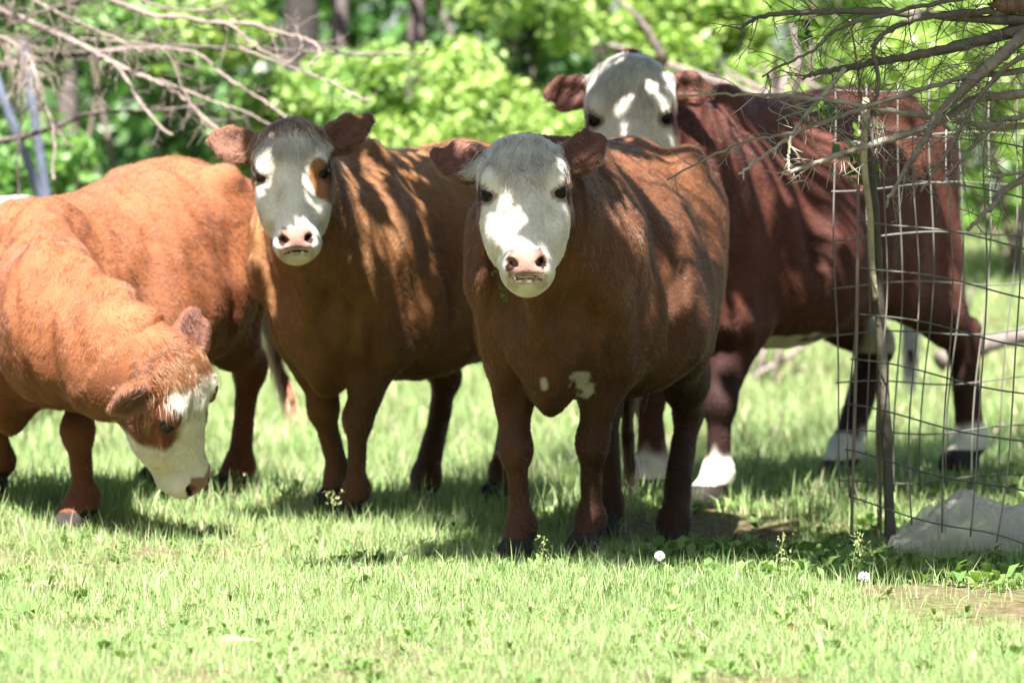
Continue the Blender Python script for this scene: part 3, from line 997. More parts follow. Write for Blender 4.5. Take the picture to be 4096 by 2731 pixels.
# ------------------------------------------------------------------ grass
def blades(n, ylo, yhi, hmean, wid, ntaper=0.16, dens_seed=0):
    y = np.sqrt(rng.uniform(ylo ** 2, yhi ** 2, n))
    x = rng.uniform(-1, 1, n) * (ntaper * y + .25)
    xy = np.stack([x, y], 1)
    clump = fbm(xy, .45, 31 + dens_seed)
    fine = vnoise(xy, .12, 37 + dens_seed)
    keep = rng.random(n) < np.clip(.84 + .50 * clump + .3 * fine, .12, 1) * (1 - .97 * bareness(x, y)) * (rng.random(n) > .0)
    x, y, clump, fine = x[keep], y[keep], clump[keep], fine[keep]
    n = len(x)
    z = ground_z(x, y)
    h = hmean * np.exp(rng.normal(0, .33, n)) * (1 + .60 * clump + .35 * fine)
    h = np.where(rng.random(n) < .03, h * rng.uniform(1.5, 2.3, n), h)
    h = np.clip(h, 0, hmean * 2.4)
    th = rng.uniform(0, 2 * np.pi, n)
    lean = np.abs(rng.normal(0, .42, n)) + .08
    la = th + rng.normal(0, .6, n)
    face = rng.uniform(0, 2 * np.pi, n)
    w = wid * rng.uniform(.6, 1.4, n)
    side = np.stack([np.cos(face), np.sin(face), np.zeros(n)], 1)
    ld_ = np.stack([np.cos(la), np.sin(la), np.zeros(n)], 1)
    b = np.stack([x, y, z - .01], 1)
    up = np.array((0, 0, 1.0))
    m1 = b + up * (h * .5)[:, None] * 1.0 + ld_ * (h * lean * .28)[:, None]
    droop = np.clip(lean, 0, 1.1)
    t = b + up * (h * (1 - .38 * droop ** 2))[:, None] + ld_ * (h * lean * .95)[:, None]
    v = np.stack([b - side * w[:, None] * .5, b + side * w[:, None] * .5, m1 + side * w[:, None] * .42, m1 - side * w[:, None] * .42, t], 1)
    i = np.arange(n)[:, None] * 5
    q = i + np.array([[0, 1, 2, 3]]); tr = i + np.array([[3, 2, 4]])
    c0 = np.array((.175, .285, .10)); c1 = np.array((.34, .44, .20)); c2 = np.array((.55, .49, .36))
    u = np.clip(.5 + .35 * fbm(np.stack([x, y], 1), 1.1, 41) + rng.normal(0, .28, n), 0, 1)[:, None]
    c = c0 * (1 - u) + c1 * u
    dry = (rng.random(n) < .08)[:, None]
    c = np.where(dry, c2 * rng.uniform(.7, 1.25, (n, 1)), c)
    c = c * rng.uniform(.75, 1.2, (n, 1))
    cc = np.repeat(c[:, None, :], 5, 1) * np.array((1, 1, 1, 1, 1.0))[None, :, None]
    return v.reshape(-1, 3), q, tr, cc.reshape(-1, 3)


def merge(lst):
    V_, Q_, T_, C_, n_ = [], [], [], [], 0
    for v, q, t, c in lst:
        V_.append(v); Q_.append(q + n_); T_.append(t + n_); C_.append(c); n_ += len(v)
    return np.concatenate(V_), [np.concatenate(Q_), np.concatenate(T_)], np.concatenate(C_)


v, f, c = merge([blades(150000, 8.9, 11.9, .040, .0026), blades(100000, 11.7, 14.2, .048, .0031, dens_seed=1),
                 blades(80000, 14.0, 18.5, .070, .0050, dens_seed=2), blades(80000, 18.0, 32, .10, .009, dens_seed=3)])
tag(mesh_obj('grass', v, f, M['grass'], None, c), 'short bright green pasture grass covering the ground', 'grass', kind='stuff')


# ------------------------------------------------------------------ leaves
def leaf_quads(P, size, tint, flat=.5, aspect=.62):
    """One folded rhombic leaf per point."""
    n = len(P)
    size = np.broadcast_to(size, (n,))[:, None]
    nrm = rng.normal(0, 1, (n, 3)); nrm[:, 2] = np.abs(nrm[:, 2]) + flat; nrm /= np.linalg.norm(nrm, axis=1)[:, None]
    d = rng.normal(0, 1, (n, 3)); d[:, 2] -= .3; d -= nrm * (d * nrm).sum(1)[:, None]; d /= np.linalg.norm(d, axis=1)[:, None]
    s = np.cross(nrm, d)
    base = P - d * size * .5; tip = P + d * size * .5 - nrm * size * .12
    mid = P - d * size * .06
    l_, r_ = mid + s * size * aspect * .5 + nrm * size * .06, mid - s * size * aspect * .5 + nrm * size * .06
    v = np.stack([base, l_, tip, r_], 1)
    i = np.arange(n)[:, None] * 4
    t = np.concatenate([i + np.array([[0, 1, 2]]), i + np.array([[0, 2, 3]])])
    return v.reshape(-1, 3), t, np.repeat(tint, 4, axis=0)


def ball_points(n, c, r, shell=.45):
    d = rng.normal(0, 1, (n, 3)); d /= np.linalg.norm(d, axis=1)[:, None]
    rad = (shell + (1 - shell) * rng.random(n)) ** .8
    return np.asarray(c) + d * rad[:, None] * np.asarray(r)


def leaf_tint(n, a, b, P=None):
    u = np.clip(rng.normal(.5, .28, n) + (.3 * vnoise(P, .6, 77) if P is not None else 0), 0, 1)[:, None]
    return (np.asarray(a) * (1 - u) + np.asarray(b) * u) * rng.uniform(.8, 1.2, (n, 1))


# broad-leaved weeds under the right-hand branches and scattered clover in the turf
def weed_patch(n, rule):
    P = []
    while len(P) < n:
        y = math.sqrt(rng.uniform(9 ** 2, 16.2 ** 2)); x = rng.uniform(-1, 1) * (.15 * y + .2)
        if rng.random() < rule(x, y): P.append((x, y))
    P = np.array(P)
    out_v, out_q, out_t, out_c, nn = [], [], [], [], 0
    for x, y in P:
        if rng.random() < .8 * float(bareness(np.array([x]), np.array([y]))[0]): continue
        k = rng.integers(3, 8)
        z = float(ground_z(np.array([x]), np.array([y]))[0])
        big = rng.uniform(.025, .058) if x > .45 and y > 12 else rng.uniform(.018, .042)
        col = leaf_tint(1, (.095, .185, .050), (.190, .300, .090))[0]
        for j in range(k):
            th = rng.uniform(0, 2 * np.pi); ln = big * rng.uniform(.7, 1.4); w = ln * rng.uniform(.14, .32)
            el = rng.uniform(.15, 1.1)
            d = np.array((math.cos(th) * math.cos(el), math.sin(th) * math.cos(el), math.sin(el)))
            s = unit(np.cross(d, (0, 0, 1))); u = np.cross(s, d)
            b = np.array((x, y, z + .004)) + rng.normal(0, .008, 3) * (1, 1, 0)
            st = b + d * ln * .35
            m = st + d * ln * .45 + u * ln * .05; t = st + d * ln * .95 - np.array((0, 0, ln * .22))
            fold = u * w * .25
            v = np.array([b - s * .0015, b + s * .0015, st + s * w * .55 + fold, st - s * w * .55 + fold, m + s * w + fold, m - s * w + fold, st, m, t])
            q = np.array([[6, 2, 4, 7], [3, 6, 7, 5]]); tr = np.array([[0, 1, 6], [7, 4, 8], [5, 7, 8]])
            out_v.append(v); out_q.append(q + nn); out_t.append(tr + nn); out_c.append(np.tile(col * rng.uniform(.8, 1.2), (9, 1))); nn += 9
    return np.concatenate(out_v), [np.concatenate(out_q), np.concatenate(out_t)], np.concatenate(out_c)


def weed_rule(x, y):
    w = .06
    if x > .35: w += .9 * math.exp(-((y - 13.0 - .1 * x) / .85) ** 2) * min(1, (x - .35) / .25)
    w += .25 * math.exp(-((x - .02) / .25) ** 2 - ((y - 12.75) / .35) ** 2)
    return w * (.6 + .5 * float(vnoise(np.array([[x, y]]), .3, 55)[0]))


v, f, c = weed_patch(4600, weed_rule)
tag(mesh_obj('weeds', v, f, M['grass'], None, c), 'broad-leaved weeds and clover growing among the grass', 'weeds', kind='stuff')

rng = np.random.default_rng(36)
# ------------------------------------------------------------------ background trees, shrubs and the wood behind
def shrub(name, label, px, d, half_w, height, n, size, ca, cb, clumps=9, stems=5, base_px=None, cat='shrub', squash=1.0, low=.25):
    g = W(px, 300, d); gz = float(ground_z(np.array([g[0]]), np.array([d]))[0])
    root = empty(name, (g[0], d, gz))
    tag(root, label, cat, 'leafy shrubs behind the cattle')
    cl = []
    for i in range(clumps):
        t = rng.random()
        c_ = np.array((rng.uniform(-1, 1) * half_w * (1 - .35 * t), rng.uniform(-.6, .6) * half_w, height * (low + (1 - low) * t) * .92))
        cl.append((c_, np.array((.42, .38, .36)) * half_w * rng.uniform(.55, 1.0)))
    mb = MB()
    for k in range(stems):
        tgt = cl[k % clumps][0]
        b = np.array((rng.normal(0, .12), rng.normal(0, .12), -.1))
        mid = (b + tgt) / 2 + rng.normal(0, .08, 3)
        mb.tube(spline([b, mid, tgt], 7), np.linspace(.03, .008, 7), 5, (.16, .13, .11))
    mb.build('stem', M['bark'], root)
    n = int(n * 2.0)
    P = np.concatenate([ball_points(n // clumps, c_, r_) for c_, r_ in cl])
    P = P[P[:, 2] > .02]
    # loose sprays
    keep = rng.random(len(P)) < np.clip(.75 + .6 * vnoise(P, .28, 66), .1, 1)
    P = P[keep]
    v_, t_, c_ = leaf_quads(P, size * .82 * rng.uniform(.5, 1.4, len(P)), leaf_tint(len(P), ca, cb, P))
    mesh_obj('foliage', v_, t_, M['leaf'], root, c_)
    return root


def bg_tree(name, label, px, d, r, height, crown=None, col=(.12, .10, .09), lean=0.0, n=1500, ca=(.05, .10, .02), cb=(.10, .17, .03), size=.09, bare=True):
    g = W(px, 300, d); gz = float(ground_z(np.array([g[0]]), np.array([d]))[0])
    root = empty(name, (g[0], d, gz))
    tag(root, label, 'tree', 'trees of the wood behind the cattle')
    mb = MB()
    pts = spline([(0, 0, -.2), (lean * .3 + rng.normal(0, .03), rng.normal(0, .05), height * .35), (lean, rng.normal(0, .1), height)], 12)
    mb.tube(pts, np.linspace(r, r * .45, 12) * (1 + .06 * rng.normal(0, 1, 12)), 12, col)
    for k in range(5):
        i = rng.integers(5, 11); a = rng.uniform(0, 6.28); L_ = rng.uniform(.6, 1.5)
        e = pts[i] + np.array((math.cos(a) * L_, math.sin(a) * L_, rng.uniform(.1, .7)))
        mb.tube(spline([pts[i], (pts[i] + e) / 2 + rng.normal(0, .06, 3), e], 6), np.linspace(r * .3, .01, 6), 6, col)
    mb.build('trunk', M['bark'], root)
    cl = [(np.array((rng.uniform(-1, 1) * 1.7 + lean, rng.uniform(-1, 1) * 1.5, rng.uniform(height * .75, height * 1.2))), np.array((.8, .8, .55)) * rng.uniform(.7, 1.2)) for _ in range(14)]
    if crown: cl += [(np.array(c_), np.array(r_)) for c_, r_ in crown]
    P = np.concatenate([ball_points(n // len(cl), c_, r_) for c_, r_ in cl])
    P = P[rng.random(len(P)) < np.clip(.7 + .6 * vnoise(P, .4, 67), .05, 1)]
    v_, t_, c_ = leaf_quads(P, size * rng.uniform(.6, 1.35, len(P)), leaf_tint(len(P), ca, cb, P))
    mesh_obj('crown', v_, t_, M['leaf'], root, c_)
    return root


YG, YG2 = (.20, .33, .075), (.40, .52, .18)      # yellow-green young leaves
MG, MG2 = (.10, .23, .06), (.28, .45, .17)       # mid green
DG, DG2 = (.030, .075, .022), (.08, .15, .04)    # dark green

shrub('shrub', 'large-leaved green shrub behind the grazing cow, at the far left', 20, 23.5, .85, 3.0, 4200, .105, MG, MG2, clumps=13)
shrub('shrub', 'large-leaved shrub seen through the bare twigs above the rust cow back', 115, 24.5, .8, 3.0, 4200, .10, MG, MG2, clumps=13)
shrub('shrub', 'green shrub behind the left ear of the tan cow', 212, 24.0, .7, 2.8, 3600, .10, MG, YG2, clumps=12)
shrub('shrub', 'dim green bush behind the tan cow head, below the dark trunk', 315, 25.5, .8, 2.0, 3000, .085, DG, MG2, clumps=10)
shrub('shrub', 'tall light green bush between the tan cow and the front cow', 400, 24.5, .8, 2.0, 5200, .070, MG, YG2, clumps=14)
shrub('shrub', 'low yellow-green bush behind the back of the tan cow', 480, 24.0, .75, 1.9, 4600, .070, YG, YG2, clumps=13)
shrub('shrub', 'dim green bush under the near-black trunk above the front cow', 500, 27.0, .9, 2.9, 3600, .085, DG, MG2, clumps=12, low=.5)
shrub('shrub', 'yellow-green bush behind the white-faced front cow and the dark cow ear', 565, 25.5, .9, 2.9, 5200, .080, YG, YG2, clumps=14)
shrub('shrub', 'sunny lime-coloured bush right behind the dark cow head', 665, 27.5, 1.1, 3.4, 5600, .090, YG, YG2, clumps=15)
shrub('shrub', 'lime-coloured bush behind the back of the dark cow', 790, 26.5, 1.0, 3.2, 5200, .085, YG, YG2, clumps=14, low=.3)
shrub('shrub', 'pale lime bush behind the bare branches and the dark cow rump', 905, 27.5, 1.15, 3.3, 5600, .090, YG, YG2, clumps=15, low=.3)
shrub('shrub', 'pale lime bush above the wire cage at the far right', 1010, 28.5, 1.1, 3.3, 5200, .090, YG, YG2, clumps=15, low=.35)

bg_tree('tree', 'thick dark trunk behind the tan cow head', 300, 27.0, .15, 6.0, col=(.045, .04, .038))
bg_tree('tree', 'slim grey-pink trunk just right of the tan cow head', 338, 28.0, .09, 5.5, col=(.11, .09, .09))
bg_tree('tree', 'slender pinkish trunk rising above the tan cow back', 412, 29.0, .085, 5.5, col=(.13, .10, .10), lean=.2)
bg_tree('tree', 'stout near-black trunk above the front cow head', 522, 28.5, .13, 6.0, col=(.03, .027, .025), lean=-.1)
bg_tree('tree', 'dark forked tree above the white-faced dark cow', 600, 33.0, .14, 6.5, col=(.10, .09, .08), ca=MG, cb=YG2)
bg_tree('tree', 'brown trunk behind the dark cow back', 745, 33.0, .13, 6.0, col=(.16, .13, .12), ca=MG, cb=YG2)
bg_tree('tree', 'dark trunk hidden in the shrubs at the far left', 75, 28.0, .09, 6.0, col=(.10, .085, .08))
bg_tree('tree', 'thin grey trunk between the shrubs left of the tan cow', 190, 28.5, .06, 6.0, col=(.15, .13, .12))
bg_tree('tree', 'tall tree standing beyond the lime bushes on the right', 880, 36.0, .16, 6.5, col=(.13, .11, .10), ca=MG, cb=YG2)

# the deep wood: one mass of leaves with dim trunks
mb = MB()
PW = []
for i in range(24000):
    x = rng.uniform(-9, 9); y = rng.uniform(33, 44); z = rng.uniform(.1, 6.0)
    PW.append((x, y, z))
PW = np.array(PW)
PW = np.concatenate([PW, np.stack([rng.uniform(-10, 10, 16000), rng.uniform(44, 47, 16000), rng.uniform(0, 8.5, 16000)], 1)])
PW = np.concatenate([PW, np.stack([rng.uniform(-5.5, 1.3, 5000), rng.uniform(30, 34, 5000), rng.uniform(.1, 4.5, 5000)], 1)])
th_ = rng.uniform(-.35, math.pi + .35, 30000)          # added unseen leaf ring at the sides and behind, blocks low sky light
rw_ = rng.uniform(15, 21, 30000)
ring = np.stack([rw_ * np.cos(th_) * 1.0, 11 - rw_ * np.sin(th_), rng.uniform(.2, 12, 30000)], 1)
n_in = len(PW)
PW = np.concatenate([PW, ring])
PW[:, 2] += ground_z(PW[:, 0], PW[:, 1])
sz_ = np.where(np.arange(len(PW)) < n_in, .26, .55)
kp_ = rng.random(len(PW)) < np.clip(.7 + .7 * vnoise(PW, .9, 68), .05, 1)
PW, sz_ = PW[kp_], sz_[kp_]
v_, t_, c_ = leaf_quads(PW, sz_ * rng.uniform(.6, 1.4, len(PW)), leaf_tint(len(PW), DG, MG, PW) * np.where((PW[:, :1] > 1.2) & (PW[:, 1:2] > 30), np.array((2.3, 1.9, 1.2)), 1.0))  # leaves far right get sunlight put into their tint
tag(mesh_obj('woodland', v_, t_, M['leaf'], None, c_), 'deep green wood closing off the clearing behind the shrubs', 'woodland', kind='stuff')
# ------------------------------------------------------------------ bare conifers with dead twigs
GREY1, GREY2 = np.array((.18, .145, .135)), np.array((.09, .075, .068))


def twigs(mb, pts, r0, n, lmin, lmax, col, seed, depth=2, ang=.75, droop=.25, curl=.5, planar=None):
    """Side twigs along a limb."""
    rs = np.random.default_rng(seed)
    pts = np.asarray(pts)
    L = len(pts)
    for k in range(n):
        i = rs.integers(max(1, int(L * .12)), L - 1)
        t = unit(pts[i + 1] - pts[i - 1])
        side = 1 if k % 2 else -1
        ref = planar if planar is not None else np.array((0, -1.0, .25))
        s = unit(np.cross(t, ref)) * side
        d = unit(t * math.cos(ang) + s * math.sin(ang) + rs.normal(0, .28, 3))
        ln = rs.uniform(lmin, lmax) * (1.1 - .6 * i / L)
        p = [pts[i]]
        cv = rs.normal(0, curl, 3) * .35
        for j in range(5):
            p.append(p[-1] + d * ln / 5)
            d = unit(d + cv * .35 + np.array((0, 0, -droop * .22)) + rs.normal(0, .07, 3))
        q = np.array(p)
        rr = r0 * rs.uniform(.7, 1.2)
        mb.tube(q, np.linspace(rr, rr * .55, 6), 4, col * rs.uniform(.75, 1.25))
        if depth > 1: twigs(mb, q, rr * .7, rs.integers(1, 4), ln * .25, ln * .55, col, seed * 31 + k, depth - 1, ang, droop, curl, planar)


def limb(root, px_pts, d0, d1, r0, r1, n_tw, lt, seed, col=GREY1, zig=.007, depth=2, droop=.25, curl=.5, tw_r=.0016, label=None, planar=None):
    """A dead limb through picture points, from distance d0 to d1."""
    n = len(px_pts)
    P = np.array([W(x, y, d0 + (d1 - d0) * i / (n - 1)) for i, (x, y) in enumerate(px_pts)])
    s = spline(P, 8 * n)
    rs = np.random.default_rng(seed)
    s = s + rs.normal(0, zig * .35, s.shape) * np.linspace(.2, 1, len(s))[:, None]
    mb = MB()
    mb.tube(s, np.linspace(r0, r1, len(s)) * (1 + .10 * rs.normal(0, 1, len(s))), 7, col)
    twigs(mb, s, tw_r, n_tw, lt * .4, lt, col, seed + 5, depth, .8, droop, curl, planar)
    o = mb.build('branch', M['bark'], root, None)
    o.location = -np.array(root.location)
    if label: o['label'] = label
    return o


def conifer(name, label, x, y, r, h, col, group=None):
    gz = float(ground_z(np.array([x]), np.array([y]))[0])
    root = empty(name, (x, y, gz))
    tag(root, label, 'tree', group)
    mb = MB()
    pts = spline([(0, 0, -.25), (.05, .03, h * .4), (-.03, .02, h)], 14)
    mb.tube(pts, np.concatenate([[r * 1.35], np.linspace(r, r * .3, 13)]), 14, (.15, .12, .10))
    mb.build('trunk', M['bark'], root)
    return root


# left tree, behind the grazing cow: trunk just outside the picture
LT = conifer('bare_conifer', 'dead-limbed conifer whose pale bare branches spread over the rust and tan cows', -2.75, 17.3, .15, 6.5, (.2, .16, .14))
def c1(lst): return [(x / 1.568 / 4, y / 1.568 / 4) for x, y in lst]
OFF = (-700, 0)
D0, D1 = 17.3, 16.9
limb(LT, c1([(-900, 560), (180, 385), (450, 340), (700, 312), (900, 292), (1200, 290), (1500, 300), (1900, 318)]), D0, 17.0, 0.0165, 0.0065, 16, .30, 101, GREY2)
limb(LT, c1([(-900, 1000), (0, 880), (300, 810), (600, 705), (900, 695), (1300, 655)]), D0, 17.2, 0.0143, 0.0052, 12, .28, 102, GREY2)
limb(LT, c1([(-900, -300), (0, 60), (330, 200), (600, 330), (800, 440), (1000, 520), (1150, 620), (1350, 800), (1480, 900)]), D0, 16.8, 0.0165, 0.0072, 21, .36, 103, GREY1 * 1.15)
limb(LT, c1([(-800, -500), (300, -160), (730, 10), (960, 95), (1150, 105), (1300, 140), (1560, 145), (1700, 190), (1900, 240), (1990, 290), (1998, 350), (1940, 410)]), D0, 16.7, 0.0121, 0.0059, 13, .34, 104, GREY1 * 1.2, curl=1.1)
limb(LT, c1([(600, 330), (900, 300), (1220, 330), (1400, 470), (1600, 600), (1720, 680), (1810, 750)]), 17.0, 16.8, 0.0088, 0.0059, 6, .22, 105, GREY1 * 1.15)
limb(LT, c1([(600, 330), (760, 450), (880, 640), (1000, 790), (1080, 850)]), 17.0, 16.7, 0.0088, 0.0052, 4, .22, 106, GREY1 * 1.2)
limb(LT, c1([(1000, 500), (1200, 580), (1350, 640), (1550, 705), (1700, 790)]), 16.9, 16.8, 0.0072, 0.0046, 4, .2, 107, GREY1 * 1.1)
limb(LT, c1([(1300, 140), (1450, 160), (1600, 290), (1700, 340), (1810, 395)]), 16.8, 16.7, 0.0066, 0.0046, 8, .24, 108, GREY1 * 1.2, curl=1.2)
limb(LT, c1([(1810, 395), (1880, 330), (1890, 260), (1860, 220)]), 16.7, 16.7, 0.0050, 0.0039, 6, .16, 109, GREY1 * 1.25, curl=1.3)
limb(LT, c1([(1500, 300), (1930, 460), (2100, 530), (2250, 610), (2330, 628)]), 16.9, 16.6, 0.0055, 0.0052, 3, .2, 110, GREY1 * 1.2)
limb(LT, c1([(-900, 100), (-200, 170), (100, 280), (200, 400), (250, 600)]), D0, 16.9, 0.0110, 0.0039, 66, .40, 111, GREY1 * 1.2, droop=.9, curl=.9, tw_r=.0022)
limb(LT, c1([(-900, -600), (-100, -200), (250, 20), (450, 120), (700, 230), (900, 330)]), D0, 16.7, 0.0099, 0.0039, 50, .40, 112, GREY1 * 1.15, curl=.9, droop=.6)
limb(LT, c1([(60, 160), (300, 60), (440, 20), (600, -60)]), 17.0, 16.8, 0.0072, 0.0039, 14, .36, 113, GREY2 * 1.2)
limb(LT, c1([(120, 470), (140, 700), (110, 1000), (125, 1310)]), 17.0, 16.9, 0.0066, 0.0039, 4, .2, 114, GREY2 * .9)
limb(LT, c1([(160, 500), (300, 700), (345, 900), (330, 1050), (340, 1130)]), 17.0, 16.9, 0.0055, 0.0065, 4, .2, 115, GREY1 * 1.2)
limb(LT, c1([(700, -100), (1000, 40), (1300, 60), (1500, -10)]), 16.9, 16.8, 0.0066, 0.0039, 12, .34, 116, GREY1)
limb(LT, c1([(2340, 352), (2200, 345), (2060, 300), (1950, 290)]), 16.8, 17.1, 0.0050, 0.0039, 3, .2, 117, GREY2)
limb(LT, c1([(1900, 318), (2300, 330), (2500, 330), (2640, 335), (2700, 300)]), 17.0, 16.8, 0.0044, 0.0039, 5, .22, 118, GREY1, curl=1.2)
limb(LT, c1([(500, 240), (1000, 300), (1150, 560), (1300, 800)]), 16.9, 16.8, 0.0050, 0.0033, 9, .25, 119, GREY1 * 1.1)

# right tree, in front of the dark cow: dead lower limbs, live crown far overhead
RT = conifer('shade_tree', 'tree with dark bare lower branches reaching in from the right over the wire cage', 2.55, 12.5, .20, 7.0, (.15, .12, .1))
def c3(lst): return [((2600 + x / 1.568) / 4, y / 1.568 / 4) for x, y in lst]
E0 = 12.45
RG, RP = np.array((.15, .135, .11)), np.array((.36, .34, .26))
limb(RT, c3([(3600, 140), (2346, 128), (1900, 105), (1450, 72), (1000, 75), (700, 103), (560, 185)]), E0, 12.3, .020, .004, 46, .30, 201, RG, tw_r=.0018, curl=1.0)
limb(RT, c3([(3600, -150), (2346, 185), (2000, 272), (1700, 340), (1450, 385), (1220, 430), (1050, 455), (960, 492)]), E0, 12.3, .022, .005, 44, .30, 202, RG, tw_r=.0018, curl=1.0)
limb(RT, c3([(3600, -900), (2700, -60), (2346, 225), (2200, 350), (2050, 480), (1900, 620), (1800, 735), (1720, 880), (1600, 1060), (1480, 1290)]), E0, 12.2, .026, .006, 40, .28, 203, RG * 1.5, tw_r=.0018, curl=1.0)
limb(RT, c3([(1220, 430), (1100, 580), (1000, 690), (880, 850), (720, 970), (560, 1092)]), 12.3, 12.15, .009, .0035, 9, .13, 204, RP, tw_r=.0034, depth=1, droop=.1)
limb(RT, c3([(880, 850), (872, 960), (870, 1080)]), 12.2, 12.15, .0045, .004, 4, .12, 205, RP, tw_r=.0034, depth=1)
limb(RT, c3([(3600, 420), (2346, 585), (2050, 620), (1800, 772), (1500, 870), (1350, 915), (1180, 965), (1000, 1040), (830, 1090)]), E0, 12.15, .018, .005, 40, .26, 206, RG * 2.0, tw_r=.0018, curl=.9)
limb(RT, c3([(3600, 600), (2346, 790), (1860, 745), (1600, 710), (1250, 650), (900, 600), (550, 590), (180, 595)]), E0, 12.1, .013, .003, 24, .30, 207, RP * .8, tw_r=.0018, curl=1.0)
limb(RT, c3([(3600, 500), (2346, 1120), (2150, 1290), (2000, 1440)]), E0, 12.1, .013, .006, 14, .24, 208, RG * 1.3, tw_r=.0018, curl=1.0)
limb(RT, c3([(3600, -500), (2346, 35), (2100, 70), (1700, 110), (1500, 190), (1400, 300), (1430, 480), (1400, 760), (1390, 1000)]), E0, 12.25, .014, .004, 34, .32, 209, RG, tw_r=.0018, curl=1.0)
limb(RT, c3([(3600, 200), (2346, 440), (2050, 470), (1700, 560), (1300, 690), (900, 830), (560, 900), (110, 1120)]), E0, 12.1, .012, .0028, 34, .26, 210, RG * 1.6, tw_r=.0018, curl=1.0)
limb(RT, c3([(3600, 0), (2500, 280), (2100, 560), (1900, 900), (1700, 1200)]), E0, 12.2, .012, .004, 34, .28, 211, RG * 1.2, tw_r=.0018, curl=1.0)
limb(RT, c3([(3600, 300), (2450, 700), (2200, 760), (1950, 1000), (1840, 1130)]), E0, 12.2, .012, .004, 30, .28, 212, RG * 1.4, tw_r=.0018, curl=1.0)
limb(RT, c3([(3600, -700), (2500, -150), (2000, -20), (1600, 60), (1200, 170), (1000, 330), (700, 470)]), E0, 12.2, .011, .003, 40, .30, 213, RG, tw_r=.0018, curl=1.0)
limb(RT, c3([(3500, 900), (2346, 1080), (2100, 1110)]), E0, 12.2, .008, .004, 12, .24, 214, RG * 1.5, tw_r=.0018, curl=1.0)
# the thick base of a limb in the upper right corner
limb(RT, c3([(3600, -200), (2500, 0), (2260, 30), (2150, 10)]), E0, 12.4, .045, .018, 8, .2, 215, np.array((.16, .11, .08)))

# live crown: boughs carrying leaves, above the picture
CR_T = []        # what the crown shades: (x, y, z, spread x, spread y, spread z, weight)
mb = MB()
crown_pts, crown_sz = [], []


def shade_at(target, spread, zt, n, size=.12, clump=.12, nclump=14):
    tg = np.asarray(target, float)
    for k in range(nclump):
        q = tg + rng.uniform(-1, 1, 3) * np.asarray(spread)
        c_ = q + np.array(SUN) * (zt + rng.uniform(-.30, .45) - q[2]) / SUN.z
        crown_pts.append(ball_points(n // nclump, c_, np.array((1.25, 1.0, .7)) * clump * rng.uniform(.6, 1.3), .2))
rng = np.random.default_rng(41)
# crown clumps: front cow flank and neck, tan cow, dark cow, ground under the right-hand branches
ZT = 2.85
def over(px, py, d, sx, sy, sz, n, clump=.12, ncl=14, t=ZT): shade_at(W(px, py, d), (sx, sy, sz), t, int(n * 1.5), .12, clump, ncl)
over(640, 230, 13.3, .42, .50, .30, 1500, .14, 34)
over(540, 330, 12.8, .30, .25, .25, 900, .12, 20)
over(525, 205, 12.3, .16, .08, .22, 420, .08, 14)
over(600, 470, 13.2, .45, .5, .20, 900, .15, 18, 3.6)
over(400, 260, 14.4, .42, .50, .42, 1600, .14, 34)
over(300, 190, 13.4, .16, .10, .22, 420, .08, 14)
over(320, 330, 13.9, .22, .25, .25, 500, .12, 12)
over(390, 470, 14.4, .40, .5, .20, 600, .16, 12, 3.6)
over(820, 260, 15.4, .75, .6, .45, 2600, .15, 46)
over(635, 110, 14.5, .18, .12, .18, 420, .08, 14)
over(850, 420, 15.6, .85, .6, .25, 1300, .17, 20, 3.8)
for k_ in range(60):  # extra leaf clumps added overhead, out of view, to cut sky light
    crown_pts.append(ball_points(90, (rng.uniform(-.6, 3.4), rng.uniform(13.2, 16.0), rng.uniform(4.6, 6.4)), np.array((.5, .45, .3)), .2))
over(870, 515, 13.3, .85, .75, .05, 2300, .17, 36, 4.6)
over(700, 540, 13.0, .35, .45, .05, 700, .16, 13, 4.2)
over(960, 560, 12.6, .6, .35, .05, 1100, .17, 16, 4.6)
over(965, 90, 12.35, .45, .3, .28, 800, .15, 13, 4.2)
over(380, 545, 12.9, .5, .25, .05, 220, .12, 7, 4.4)
over(187, 232, 14.4, .02, .02, .03, 30, .05, 1)
over(196, 295, 14.5, .10, .12, .22, 230, .08, 6)
P = np.concatenate(crown_pts)
